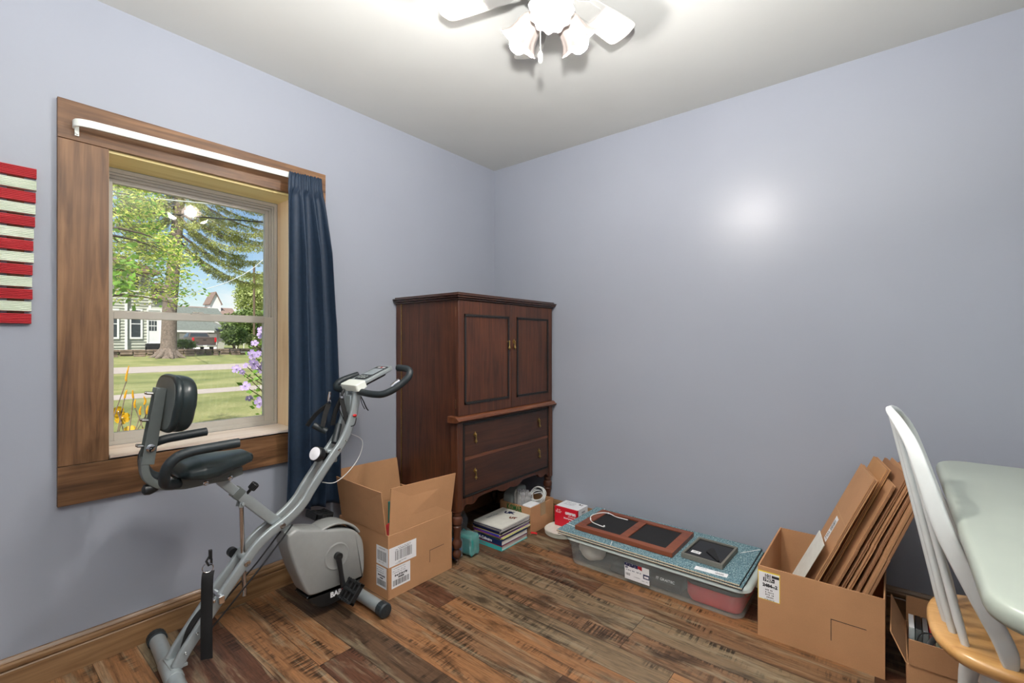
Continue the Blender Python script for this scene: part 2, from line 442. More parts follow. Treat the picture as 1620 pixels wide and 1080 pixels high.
# ------------------------------------------------------------------ mesh building
WLOC = {}
class MB:
    def __init__(s): s.v = []; s.f = []; s.m = []; s.M = None
    def add(s, vs, fs, mi=0):
        o = len(s.v)
        if s.M is not None: vs = [s.M @ Vector(p) for p in vs]
        s.v += [tuple(p) for p in vs]
        s.f += [tuple(i + o for i in f) for f in fs]
        s.m += [mi] * len(fs)
        return s
    def box(s, a, b, mi=0):
        x0, y0, z0 = (min(p, q) for p, q in zip(a, b)); x1, y1, z1 = (max(p, q) for p, q in zip(a, b))
        return s.add([(x0,y0,z0),(x1,y0,z0),(x1,y1,z0),(x0,y1,z0),(x0,y0,z1),(x1,y0,z1),(x1,y1,z1),(x0,y1,z1)],
                     [(0,3,2,1),(4,5,6,7),(0,1,5,4),(1,2,6,5),(2,3,7,6),(3,0,4,7)], mi)
    def cbox(s, c, d, mi=0):
        return s.box([c[i] - d[i] / 2 for i in range(3)], [c[i] + d[i] / 2 for i in range(3)], mi)
    def prism(s, poly, axis, a0, a1, mi=0):
        """poly: 2-D points in the two other axes in order (x,y,z minus axis)"""
        n = len(poly)
        def mk(p, a):
            return {'x': (a, p[0], p[1]), 'y': (p[0], a, p[1]), 'z': (p[0], p[1], a)}[axis]
        vs = [mk(p, a0) for p in poly] + [mk(p, a1) for p in poly]
        fs = [tuple(range(n - 1, -1, -1)), tuple(range(n, 2 * n))] + [(i, (i + 1) % n, n + (i + 1) % n, n + i) for i in range(n)]
        return s.add(vs, fs, mi)
    def slab(s, quad, th, mi=0):
        """a thick plate from 4+ points in a plane, grown along the normal by th"""
        q = [Vector(p) for p in quad]
        nrm = (q[1] - q[0]).cross(q[2] - q[0]).normalized() * th
        n = len(q)
        return s.add([tuple(p) for p in q] + [tuple(p + nrm) for p in q],
                     [tuple(range(n - 1, -1, -1)), tuple(range(n, 2 * n))] + [(i, (i + 1) % n, n + (i + 1) % n, n + i) for i in range(n)], mi)
    def tube(s, path, r, n=12, side=None, sec=None, mi=0, caps=True, closed=False):
        P = [Vector(p) for p in path]
        k = len(P)
        rs = r if isinstance(r, (list, tuple)) else [r] * k
        T = []
        for i in range(k):
            if closed: a, b = P[(i - 1) % k], P[(i + 1) % k]
            else: a, b = P[max(i - 1, 0)], P[min(i + 1, k - 1)]
            T.append((b - a).normalized())
        if side is not None: N = [Vector(side)] * k
        else:
            up = Vector((0, 0, 1)) if abs(T[0].z) < 0.9 else Vector((1, 0, 0))
            N = [T[0].cross(up).normalized()]
            for i in range(1, k):
                q = T[i - 1].rotation_difference(T[i])
                N.append((q @ N[-1]).normalized())
        vs = []
        if sec is None: sec0 = [(math.cos(2 * math.pi * j / n), math.sin(2 * math.pi * j / n)) for j in range(n)]
        else: sec0 = sec; n = len(sec)
        for i in range(k):
            nn = (N[i] - T[i] * N[i].dot(T[i])).normalized()
            bb = T[i].cross(nn)
            for (a, b) in sec0: vs.append(tuple(P[i] + nn * (a * rs[i]) + bb * (b * rs[i])))
        fs = []
        for i in range(k if closed else k - 1):
            for j in range(n):
                a = i * n + j; b = i * n + (j + 1) % n; i2 = (i + 1) % k
                fs.append((a, b, i2 * n + (j + 1) % n, i2 * n + j))
        if caps and not closed:
            fs.append(tuple(range(n - 1, -1, -1))); fs.append(tuple((k - 1) * n + j for j in range(n)))
        return s.add(vs, fs, mi)
    def lathe(s, prof, c=(0, 0, 0), d=(0, 0, 1), n=24, mi=0, scal=None):
        """prof: (radius, height) along direction d from c"""
        q = Vector((0, 0, 1)).rotation_difference(Vector(d).normalized())
        c = Vector(c)
        vs = []; fs = []
        k = len(prof)
        for (r, h) in prof:
            for j in range(n):
                a = 2 * math.pi * j / n
                rr = r * (scal(a, h) if scal else 1)
                vs.append(tuple(c + q @ Vector((rr * math.cos(a), rr * math.sin(a), h))))
        for i in range(k - 1):
            for j in range(n):
                fs.append((i * n + j, i * n + (j + 1) % n, (i + 1) * n + (j + 1) % n, (i + 1) * n + j))
        if prof[0][0] > 1e-6: fs.append(tuple(range(n - 1, -1, -1)))
        if prof[-1][0] > 1e-6: fs.append(tuple((k - 1) * n + j for j in range(n)))
        return s.add(vs, fs, mi)
    def cyl(s, a, b, r, n=20, mi=0):
        a = Vector(a); b = Vector(b)
        return s.lathe([(r, 0), (r, (b - a).length)], a, b - a, n, mi)
    def grid(s, fn, nu, nv, mi=0):
        vs = [tuple(fn(i / nu, j / nv)) for i in range(nu + 1) for j in range(nv + 1)]
        fs = [(i * (nv + 1) + j, (i + 1) * (nv + 1) + j, (i + 1) * (nv + 1) + j + 1, i * (nv + 1) + j + 1) for i in range(nu) for j in range(nv)]
        return s.add(vs, fs, mi)
    def ball(s, c, r, mi=0, n=16, k=10):
        if isinstance(r, (int, float)): r = (r, r, r)
        vs = [(c[0], c[1], c[2] - r[2])]
        for i in range(1, k):
            t = math.pi * i / k
            for j in range(n):
                a = 2 * math.pi * j / n
                vs.append((c[0] + r[0] * math.sin(t) * math.cos(a), c[1] + r[1] * math.sin(t) * math.sin(a), c[2] - r[2] * math.cos(t)))
        vs.append((c[0], c[1], c[2] + r[2]))
        fs = [(0, 1 + (j + 1) % n, 1 + j) for j in range(n)]
        for i in range(k - 2):
            for j in range(n):
                a = 1 + i * n + j; b = 1 + i * n + (j + 1) % n
                fs.append((a, b, b + n, a + n))
        e = len(vs) - 1; o = 1 + (k - 2) * n
        fs += [(o + j, o + (j + 1) % n, e) for j in range(n)]
        return s.add(vs, fs, mi)
    def text(s, txt, size, F, mi=0, th=0.0004, bold=0.0, align='CENTER', sx=1.0):
        """letters standing on the frame F (origin, x along the line, z out of the surface)"""
        c = bpy.data.curves.new('t', 'FONT')
        c.body = txt; c.size = size; c.extrude = th; c.align_x = align; c.align_y = 'CENTER'; c.offset = bold; c.resolution_u = 3
        o = bpy.data.objects.new('t', c)
        me = bpy.data.meshes.new_from_object(o)
        vs = [F @ Vector((v.co.x * sx, v.co.y, v.co.z + .0006)) for v in me.vertices]
        fs = [tuple(p.vertices) for p in me.polygons]
        bpy.data.objects.remove(o); bpy.data.curves.remove(c); bpy.data.meshes.remove(me)
        return s.add(vs, fs, mi)
    def build(s, name, mats, parent=None, loc=None, smooth=35, bevel=0, seg=2, sub=0, solid=0):
        if not isinstance(mats, (list, tuple)): mats = [mats]
        if parent is not None: base = WLOC[parent.name]
        elif loc is not None: base = Vector(loc)
        else: base = Vector((0, 0, 0))
        me = bpy.data.meshes.new(name)
        me.from_pydata([tuple(Vector(p) - base) for p in s.v], [], s.f)
        for m in mats: me.materials.append(m if not isinstance(m, str) else M[m])
        me.polygons.foreach_set('material_index', s.m)
        if smooth:
            me.polygons.foreach_set('use_smooth', [True] * len(me.polygons))
            me.set_sharp_from_angle(angle=R(smooth))
        me.update()
        o = bpy.data.objects.new(name, me)
        COL.objects.link(o)
        if parent is not None: o.parent = parent
        else: o.location = base
        WLOC[o.name] = base
        if solid:
            md = o.modifiers.new('thick', 'SOLIDIFY'); md.thickness = solid
        if bevel:
            md = o.modifiers.new('edge', 'BEVEL'); md.width = bevel; md.segments = seg; md.limit_method = 'ANGLE'; md.angle_limit = R(40)
        if sub:
            md = o.modifiers.new('round', 'SUBSURF'); md.levels = sub; md.render_levels = sub
        return o
def tag(o, label, cat, group=None):
    o['label'] = label; o['category'] = cat
    if group: o['group'] = group
    return o
def struct(o): o['kind'] = 'structure'; return o
def thing(name, label, cat, loc=(0, 0, 0), group=None):
    o = bpy.data.objects.new(name, None)
    o.empty_display_size = 0.1
    COL.objects.link(o); o.location = loc
    WLOC[o.name] = Vector(loc)
    return tag(o, label, cat, group)
def frame(o, xd, yd):
    x = Vector(xd).normalized(); y = Vector(yd).normalized(); z = x.cross(y).normalized()
    m = Matrix.Identity(4)
    for i in range(3): m[i][0] = x[i]; m[i][1] = y[i]; m[i][2] = z[i]; m[i][3] = o[i]
    return m
def smooth_path(pts, k=6):
    P = [Vector(p) for p in pts]
    out = []
    for i in range(len(P) - 1):
        p0 = P[max(i - 1, 0)]; p1 = P[i]; p2 = P[i + 1]; p3 = P[min(i + 2, len(P) - 1)]
        for j in range(k):
            t = j / k
            out.append(0.5 * ((2 * p1) + (p2 - p0) * t + (2 * p0 - 5 * p1 + 4 * p2 - p3) * t * t + (3 * p1 - p0 - 3 * p2 + p3) * t ** 3))
    out.append(P[-1])
    return out
def rsec(w, h, r=0.3, k=3):
    """rounded rectangle section, half sizes w,h"""
    out = []
    for cx, cy, a0 in ((1, 1, 0), (-1, 1, 90), (-1, -1, 180), (1, -1, 270)):
        for i in range(k + 1):
            a = R(a0 + 90 * i / k); rr = min(w, h) * r
            out.append((cx * (w - rr) + rr * math.cos(a), cy * (h - rr) + rr * math.sin(a)))
    return out

# ================================================================== THE ROOM
XR, YF, ZC = 3.35, -3.45, 2.44
WY0, WY1, WZ0, WZ1 = -2.192, -1.478, 0.742, 1.899          # window opening in the left wall
T = 0.26
b = MB(); b.box((-T, YF - T, -0.12), (XR + T, T, 0.0)); struct(b.build('floor', 'floor'))
b = MB(); b.box((-T, YF - T, ZC), (XR + T, T, ZC + 0.2)); struct(b.build('ceiling', 'ceiling'))
b = MB()
b.box((-T, YF - T, 0), (0, WY0, ZC)); b.box((-T, WY1, 0), (0, 0.0, ZC)); b.box((-T, WY0, 0), (0, WY1, WZ0)); b.box((-T, WY0, WZ1), (0, WY1, ZC))
struct(b.build('wall_left', 'wall', smooth=0))
b = MB(); b.box((-T, 0, 0), (XR + T, T, ZC)); struct(b.build('wall_back', 'wall', smooth=0))
b = MB(); b.box((XR, YF, 0), (XR + T, 0, ZC)); struct(b.build('wall_right', 'wall', smooth=0))
b = MB(); b.box((0, YF - T, 0), (XR + T, YF, ZC)); struct(b.build('wall_front', 'wall', smooth=0))

# baseboards with a rounded cap
prof = [(0, 0), (0.016, 0), (0.016, 0.083), (0.0135, 0.087), (0.0145, 0.09), (0.0195, 0.094), (0.021, 0.1), (0.0195, 0.106),
        (0.014, 0.110), (0.0115, 0.1115), (0.0125, 0.114), (0.009, 0.121), (0.004, 0.126), (0, 0.127)]
b = MB(); b.prism([(x + 0.0005, z + 0.0005) for x, z in prof], 'y', YF, -0.0)
struct(b.build('baseboard_left', 'base_y', smooth=30))
b = MB(); b.prism([(-x - 0.0005, z + 0.0005) for x, z in prof], 'x', 0.0, XR)
struct(b.build('baseboard_back', 'base_x', smooth=30))

# window casing: four flat stained boards
TX0, TX1 = 0.0005, 0.021
for nm, a, c, mt in (('trim_1', (-2.331, 1.896), (-1.337, 2.035), 'trim_h'), ('trim_2', (-2.331, 0.738), (-2.193, 1.894), 'trim_v'),
                     ('trim_3', (-2.331, 0.597), (-1.337, 0.736), 'trim_h'), ('trim_4', (-1.476, 0.738), (-1.337, 1.894), 'trim_v')):
    b = MB(); b.box((TX0, a[0], a[1]), (TX1, c[0], c[1]))
    o = b.build(nm, mt, bevel=0.0012); struct(o)
    o['label'] = {'trim_1': 'stained board above the window', 'trim_2': 'stained board left of the window', 'trim_3': 'stained board below the window',
                  'trim_4': 'stained board right of the window'}[nm]

# the window
wn_ = bpy.data.objects.new('window_1', None); COL.objects.link(wn_); wn_.location = (-0.19, -1.835, 1.3); WLOC['window_1'] = Vector(wn_.location)
struct(wn_); wn_['label'] = 'white vinyl single-hung window in deep pine-lined opening'
XF = -0.18
b = MB(); b.box((XF, WY0 + .001, WZ1 - 0.012), (0.0, WY1 - .001, WZ1 - .001)); b.build('head_jamb', 'pine', wn_)
b = MB(); b.box((XF, WY1 - 0.012, WZ0 + .013), (0.0, WY1 - .001, WZ1 - .0125)); b.build('side_jamb', 'pine_v', wn_)
b = MB(); b.box((XF, WY0 + .0008, WZ0 + .013), (0.0, WY0 + 0.0028, WZ1 - .0125)); b.build('side_jamb', 'pine_v', wn_)
b = MB(); b.box((XF, WY0 + .001, WZ0 + .001), (0.024, WY1 - .001, WZ0 + 0.0125)); b.build('sill', 'sill', wn_, bevel=0.001)
FY0, FY1, FZ0, FZ1 = WY0 + 0.012, WY1 - 0.012, WZ0 + 0.0125, WZ1 - 0.0125
def ring(b, x0, x1, y0, y1, z0, z1, wl, wr, wb, wt):
    b.box((x0, y0, z0), (x1, y0 + wl, z1)); b.box((x0, y1 - wr, z0), (x1, y1, z1))
    b.box((x0, y0 + wl, z0), (x1, y1 - wr, z0 + wb)); b.box((x0, y0 + wl, z1 - wt), (x1, y1 - wr, z1))
b = MB()
ring(b, -0.255, XF - 0.004, FY0, FY1, FZ0, FZ1, .014, .014, .016, .016)
ring(b, -0.250, XF - 0.016, FY0 + .014, FY1 - .014, FZ0 + .016, FZ1 - .016, .007, .007, .004, .008)
ring(b, -0.25, XF - 0.03, FY0 + .021, FY1 - .021, 1.30, FZ1 - .024, .006, .006, .002, .010)
b.build('frame', 'vinyl', wn_, bevel=0.0012)
# lower sash, nearer the room
b = MB(); ring(b, XF - 0.040, XF - 0.012, FY0 + .013, FY1 - .013, FZ0 + .012, 1.302, .026, .048, .036, .030)
b.box((XF - .012, FY0 + .04, FZ0 + .012), (XF - .006, FY1 - .06, FZ0 + .020))
b.build('lower_sash', 'vinyl', wn_, bevel=0.0015)
b = MB(); b.box((XF - .028, FY0 + .035, FZ0 + .044), (XF - .024, FY1 - .058, 1.276)); b.build('lower_pane', 'glass', wn_, smooth=0)
b = MB(); ring(b, XF - 0.070, XF - 0.046, FY0 + .02, FY1 - .02, 1.282, FZ1 - .03, .022, .022, .026, .020)
b.build('upper_sash', 'vinyl', wn_, bevel=0.0015)
b = MB(); b.box((XF - .060, FY0 + .038, 1.304), (XF - .056, FY1 - .038, FZ1 - .046)); b.build('upper_pane', 'glass', wn_, smooth=0)
b = MB(); b.box((XF - .038, -1.865, 1.3025), (XF - .014, -1.79, 1.307)); b.cyl((XF - .026, -1.83, 1.307), (XF - .026, -1.83, 1.314), .010)
b.box((XF - .030, -1.86, 1.309), (XF - .022, -1.815, 1.314)); b.build('sash_lock', 'vinyl', wn_, bevel=0.001)

# curtain rod: a flat white band bowed out from the head board
b = MB()
pth = smooth_path([(0.024, -2.290, 1.948), (0.045, -2.291, 1.948), (0.062, -2.284, 1.948), (0.070, -2.262, 1.949), (0.072, -2.2, 1.951), (0.072, -1.85, 1.959), (0.072, -1.48, 1.9665),
                   (0.070, -1.435, 1.968), (0.060, -1.413, 1.968), (0.045, -1.405, 1.968), (0.024, -1.405, 1.968)], 5)
b.tube(pth, 1.0, side=(0, 0, 1), sec=rsec(0.0135, 0.004, 0.9), mi=0)
rod = tag(b.build('curtain_rod', 'white_metal', loc=(0.022, -1.83, 1.955)), 'white flat curtain rod across the board above the window', 'curtain rod')
for yy, zz in ((-2.282, 1.925), (-1.410, 1.945)):
    b = MB(); b.box((0.0215, yy - .006, zz - .014), (0.030, yy + .006, zz + .02)); b.cyl((0.030, yy, zz - .006), (0.036, yy, zz - .006), .0045)
    b.build('bracket', 'white_metal', rod, bevel=.001)

# curtain
def lerp_tab(tab, x):
    for (a, p), (c, q) in zip(tab, tab[1:]):
        if x <= c or (c, q) == tab[-1]:
            t = max(0, min(1, (x - a) / (c - a))); return p + (q - p) * t
def cur(u, v):
    zt = 1.978 + 0.008 * u; zb = 0.405 - 0.045 * math.sin(min(1, u * 1.2) * math.pi / 2)
    z = zt + (zb - zt) * v
    y0 = lerp_tab([(0, -1.553), (0.03, -1.557), (0.2, -1.560), (0.6, -1.560), (0.9, -1.570), (1, -1.580)], v)
    y1 = lerp_tab([(0, -1.392), (0.035, -1.388), (0.08, -1.372), (0.22, -1.335), (0.45, -1.306), (0.65, -1.297), (0.85, -1.300), (1, -1.306)], v)
    open_ = min(1, v / 0.25)
    amp = 0.006 + 0.021 * open_
    ph = 2 * math.pi * (0.30 + 3.1 * (u ** 1.25)) + 0.5 * math.sin(3 * v)
    f = math.sin(ph); f = math.copysign(abs(f) ** 0.75, f)
    x = 0.074 + amp * f + 0.006 * math.sin(9 * u + 4 * v) * open_
    y = y0 + (y1 - y0) * u + 0.35 * amp * math.cos(ph) * (0 if u in (0, 1) else 1)
    if v < 0.045:
        k = 1 - v / 0.045
        x = 0.084 + 0.002 * math.sin(2 * math.pi * 17 * u ** 1.4)
        z += 0.003 * math.sin(2 * math.pi * 13 * u)
    x += 0.035 * max(0, v - 0.4)
    return (max(x, 0.030), y, z)
b = MB(); b.grid(cur, 150, 90)
cu = tag(b.build('curtain', 'navy', loc=(0.075, -1.45, 0.38), smooth=60, solid=0.0016), 'long navy blue curtain panel hanging at the right of the window', 'curtain')

# slatted wooden flag on the left wall
fg = thing('wooden_flag', 'wall flag of red and white painted wooden slats', 'wall decoration', (0.002, -2.80, 1.5))
rf = random.Random(3)
for k in range(13):
    zt = 1.766 - k * 0.0412
    y1 = -2.381 - 0.0012 * k + rf.uniform(-.0015, .0015)
    pr = []
    n = 6
    h = 0.0335
    pr.append((0.004, zt)); 
    for i in range(n):
        z = zt - h * (i + 0.02) / n; pr += [(0.017, z), (0.0195, z - h / n * 0.3), (0.0195, z - h / n * 0.65), (0.017, z - h / n * 0.96)]
    pr.append((0.004, zt - h))
    b = MB(); b.prism(pr, 'y', -3.22, y1)
    b.build('slat', 'flag_red' if k % 2 == 0 else 'flag_white', fg, smooth=0)
for yy in (-2.43, -2.80, -3.17):
    b = MB(); b.box((0.001, yy - .02, 1.24), (0.0038, yy + .02, 1.76)); b.build('batten', 'trim_v', fg)

# ================================================================== CEILING FAN
HX, HY, BZ = 1.446, -1.377, 2.300
fan = thing('ceiling_fan', 'white six-blade ceiling fan with three lit flower shades', 'ceiling fan', (HX, HY, ZC))
b = MB(); b.lathe([(0.0, 0.0), (0.088, 0.0), (0.088, -0.03), (0.075, -0.045), (0.098, -0.06), (0.105, -0.09), (0.10, -0.135), (0.07, -0.155), (0.0, -0.155)][::-1], (HX, HY, ZC - 0.0005), n=40)
b.build('motor_housing', 'fan', fan)
a0 = 2.419
for k in range(6):
    a = a0 + k * math.pi / 3
    d = Vector((math.cos(a), math.sin(a), 0)); q0 = Vector((-math.sin(a), math.cos(a), 0))
    pit = -0.21
    q = (q0 * math.cos(pit) + Vector((0, 0, math.sin(pit)))).normalized()
    F = frame(Vector((HX, HY, BZ)), d, q)
    b = MB(); b.M = F
    pts = [(0.155, -0.036), (0.17, -0.043), (0.345, -0.0565)]
    rr = 0.024
    for i in range(6):
        t = R(-90 + 15 * i + 7.5); pts.append((0.383 - rr + rr * math.cos(t) - 0.002, -0.0565 + rr + rr * math.sin(t)))
    arc = [(0.385, -0.015), (0.386, 0.0)]
    half = pts + arc
    poly = half + [(x, -y) for x, y in half[-2::-1]]
    b.prism(poly, 'z', -0.003, 0.003)
    bl = b.build('blade', 'fan', fan, bevel=0.0012)
    b = MB(); b.M = F
    b.prism([(0.07, -0.012), (0.12, -0.012), (0.15, -0.03), (0.21, -0.03), (0.22, -0.02), (0.22, 0.02), (0.21, 0.03), (0.15, 0.03), (0.12, 0.012), (0.07, 0.012)], 'z', -0.0075, -0.0032)
    b.build('blade_iron', 'fan', fan, bevel=0.001)
b = MB(); b.lathe([(0.0, -0.225), (0.012, -0.224), (0.03, -0.218), (0.046, -0.20), (0.05, -0.175), (0.05, -0.158), (0.0, -0.1552)], (HX, HY, ZC), n=32)
kit = b.build('light_kit', 'fan', fan)
for ang in (-169.3, 66.7, -53.0):
    a = R(ang)
    d = Vector((math.cos(a), math.sin(a), 0))
    mouth = Vector((HX, HY, 0)) + d * 0.108 + Vector((0, 0, 2.152))
    axis = (d * 0.66 - Vector((0, 0, 1)) * 0.75).normalized()
    apex = mouth - axis * 0.112
    b = MB()
    b.tube([Vector((HX, HY, 2.262)) + d * 0.035, apex - axis * 0.006 + Vector((0, 0, .006)), apex + axis * 0.02], 0.011, n=12)
    b.lathe([(0.017, 0.0), (0.021, 0.004), (0.021, 0.026), (0.0, 0.026)], apex, axis, n=24)
    b.build('lamp_socket', 'fan', fan)
    def sc_(an, h): return 1 + (0.05 * (h / 0.116) ** 3) * math.cos(12 * an) if h > 0.03 else 1
    pf = [(0.019, 0.020), (0.024, 0.026), (0.033, 0.036), (0.040, 0.055), (0.043, 0.075), (0.048, 0.095), (0.056, 0.108), (0.063, 0.116), (0.0645, 0.119),
          (0.0615, 0.1165), (0.054, 0.1085), (0.046, 0.095), (0.041, 0.075), (0.038, 0.055), (0.031, 0.038), (0.022, 0.028)]
    b = MB(); b.lathe(pf, apex, axis, n=72, scal=sc_)
    b.build('lamp_shade', 'shade', fan, smooth=60)
    b = MB()
    c = apex + axis * 0.097
    b.lathe([(0.012, 0.028), (0.013, 0.066), (0.020, 0.082), (0.027, 0.095), (0.0305, 0.112), (0.029, 0.126), (0.023, 0.137), (0.013, 0.144), (0.0, 0.146)], apex, axis, n=24)
    b.build('light_bulb', 'bulb', fan, smooth=60)
CH = Vector((1.470, -1.462, 0)); 
b = MB()
for i in range(60):
    z = 2.22 - (2.22 - 2.040) * i / 59
    b.ball((CH.x, CH.y, z), 0.0009, n=6, k=4)
b.tube([(CH.x, CH.y, 2.222), (CH.x, CH.y, 2.04)], 0.0004, n=5)
pc = b.build('pull_chain', 'steel', fan)
b = MB(); b.lathe([(0.002, 0.0), (0.0055, -0.006), (0.007, -0.018), (0.0062, -0.030), (0.0045, -0.034), (0.0, -0.034)][::-1], (CH.x, CH.y, 2.04), n=16)
b.build('pull', 'white_metal', pc)

# ================================================================== ARMOIRE
AX, AY0, AY1 = 0.530, -0.885, -0.022                      # front face, left side, right side
arm = thing('armoire', 'dark mahogany armoire with two panelled doors and two drawers', 'armoire', (0.27, -0.455, 0))
b = MB()
b.box((0.012, AY0 + .004, 0.345), (AX - 0.022, AY1, 1.398))
b.build('carcass', 'mahog', arm, bevel=0.001)
b = MB()
b.box((0.006, AY0, 0.262), (0.048, AY0 + .03, 1.398)); b.build('back_post', 'mahog', arm, bevel=0.002)
b = MB(); b.box((0.006, AY1 - .03, 0.262), (0.048, AY1 + .001, 1.398)); b.build('back_post', 'mahog', arm, bevel=0.002)
b = MB(); b.box((0.0485, AY0 + .001, 0.345), (0.0525, AY0 + .006, 1.396)); b.build('inlay_line', 'brass', arm)
b = MB()      # front posts of the lower section
b.box((AX - 0.055, AY0 - 0.006, 0.284), (AX, AY0 + 0.034, 0.752)); b.build('front_post', 'mahog', arm, bevel=0.003)
b = MB(); b.box((AX - 0.055, AY1 - 0.030, 0.284), (AX, AY1 + 0.006, 0.752)); b.build('front_post', 'mahog', arm, bevel=0.003)
b = MB()      # cornice in three steps
b.box((0.003, AY0 - .010, 1.398), (AX + .010, AY1 + .008, 1.408)); b.box((0.003, AY0 - .020, 1.408), (AX + .020, AY1 + .014, 1.4185))
b.box((0.003, AY0 - .026, 1.4185), (AX + .026, AY1 + .018, 1.427)); b.box((0.006, AY0 - .012, 1.427), (AX + .012, AY1 + .010, 1.436))
b.build('cornice', 'mahog_d', arm, bevel=0.0035, seg=3)
b = MB()      # waist moulding
pr = [(AX - .06, .752), (AX + .004, .752), (AX + .018, .759), (AX + .026, .764), (AX + .025, .769), (AX + .015, .772), (AX + .010, .779), (AX - .002, .785), (AX - .06, .785)]
b.prism(pr, 'y', AY0 - .022, AY1 + .018)
b.build('waist_moulding', 'mahog_l', arm, bevel=0.0015)
ym = (AY0 + AY1) / 2 + 0.004
def bead(b, y0, y1, z0, z1, x, wd=0.014):
    for (p, q) in (((y0, z0), (y1, z0)), ((y0, z1), (y1, z1)), ((y0, z0), (y0, z1)), ((y1, z0), (y1, z1))):
        b.box((x, min(p[0], q[0]) - wd / 2, min(p[1], q[1]) - wd / 2), (x + .0035, max(p[0], q[0]) + wd / 2, max(p[1], q[1]) + wd / 2))
    n = 0
    st = 0.0062
    y = y0
    while y <= y1:
        for z in (z0, z1): b.ball((x + .004, y, z), .0026, n=6, k=4)
        y += st
    z = z0
    while z <= z1:
        for y in (y0, y1): b.ball((x + .004, y, z), .0026, n=6, k=4)
        z += st
def drop_pull(parent, y, z, x):
    b = MB()
    b.prism([(y + 0.010 * math.cos(t) * (1 + .25 * math.cos(4 * t)), z + 0.012 * math.sin(t) * (1 + .25 * math.cos(4 * t))) for t in [2 * math.pi * i / 24 for i in range(24)]], 'x', x, x + .002)
    b.ball((x + .006, y, z), .006, n=10, k=6)
    b.lathe([(0.0, 0), (0.0035, -.003), (0.0035, -.022), (0.006, -.034), (0.0085, -.036), (0.0085, -.039), (0.004, -.041), (0.003, -.047), (0.0, -.049)][::-1], (x + .008, y, z), n=12)
    b.build('drop_handle', 'brass', parent)
for (y0, y1, hy, pan) in ((AY0 + .001, ym - .001, ym - .026, (-0.835, -0.478)), (ym + .001, AY1 - .001, ym + .024, (-0.392, -0.075))):
    b = MB(); b.box((AX - 0.0215, y0, 0.786), (AX, y1, 1.397))
    d = b.build('door', 'mahog', arm, bevel=0.0015)
    b = MB(); bead(b, pan[0], pan[1], 0.850, 1.318, AX + .0002); b.build('beading', 'bead', d, smooth=0)
    drop_pull(d, hy, 1.178, AX + .0003)
for z in (0.85, 1.335):
    b = MB(); b.cyl((AX - .021, AY0 + .0042, z - .025), (AX - .021, AY0 + .0042, z + .025), .0030, 8); b.build('hinge', 'brass', arm)
b = MB(); b.box((AX - 0.03, AY0 + .034, 0.346), (AX - 0.008, AY1 - .030, 0.751)); b.build('drawer_frame', 'mahog', arm)
b = MB(); bead(b, AY0 + .045, AY1 - .041, 0.354, 0.738, AX - .0080, 0.013); b.build('drawer_beading', 'bead', arm, smooth=0)
b = MB(); b.box((AX - .0079, AY0 + .052, 0.545), (AX - .002, AY1 - .048, 0.562)); b.build('drawer_rail', 'mahog_l', arm, bevel=.001)
for z0, z1, hz in ((0.563, 0.731, 0.674), (0.361, 0.544, 0.478)):
    b = MB(); b.box((AX - .0079, AY0 + .053, z0), (AX - .0045, AY1 - .049, z1))
    d = b.build('drawer', 'mahog_h', arm, bevel=.001)
    for y in (-0.755, -0.165): drop_pull(d, y, hz, AX - .0043)
# scalloped apron
half = [(0.0, .287), (0.012, .290), (0.022, .306), (0.036, .312), (0.055, .303), (0.075, .300), (0.095, .304), (0.110, .316), (0.118, .326), (0.16, .330), (0.23, .331), (0.27, .329), (0.283, .321),
        (0.300, .312), (0.330, .305), (0.36, .308), (0.385, .316)]
ya = AY0 + .033; yb = AY1 - .029; W2 = (yb - ya) / 2
pts = [(ya + t / 0.385 * W2, z) for t, z in half] + [(yb - t / 0.385 * W2, z) for t, z in half[-2::-1]]
b = MB()
for (p, q) in zip(pts, pts[1:]):
    b.prism([(p[0], p[1]), (q[0], q[1]), (q[0], .3459), (p[0], .3459)], 'x', AX - .028, AX - .006)
b.build('apron', 'mahog', arm, smooth=0)
legp = [(0.012, 0.0), (0.014, 0.004), (0.0155, .018), (0.012, .028), (0.009, .034), (0.019, .042), (0.024, .055), (0.023, .070), (0.014, .082), (0.013, .088), (0.022, .094), (0.026, .106),
        (0.026, .124), (0.019, .134), (0.0175, .145), (0.019, .17), (0.022, .190), (0.024, .205), (0.017, .213), (0.0275, .220), (0.030, .238), (0.026, .252), (0.016, .260), (0.022, .266), (0.022, .274), (0.028, .2835)]
for (x, y) in ((AX - .026, AY0 + .016), (AX - .026, AY1 - .014), (0.032, AY0 + .024), (0.032, AY1 - .018)):
    b = MB(); b.lathe(legp[3:], (x, y, 0), n=24)
    lg = b.build('leg', 'mahog', arm)
    b = MB(); b.lathe([(0.004, .018), (0.006, .03), (0.006, .033), (0.0, .034)], (x, y, 0), n=12)
    b.cyl((x - .006, y, .0125), (x + .006, y, .0125), .012, 16); b.box((x - .0085, y - .007, .01), (x - .0065, y + .007, .03)); b.box((x + .0065, y - .007, .01), (x + .0085, y + .007, .03))
    b.box((x - .0085, y - .007, .026), (x + .0085, y + .007, .030))
    b.build('caster', 'steel', lg)

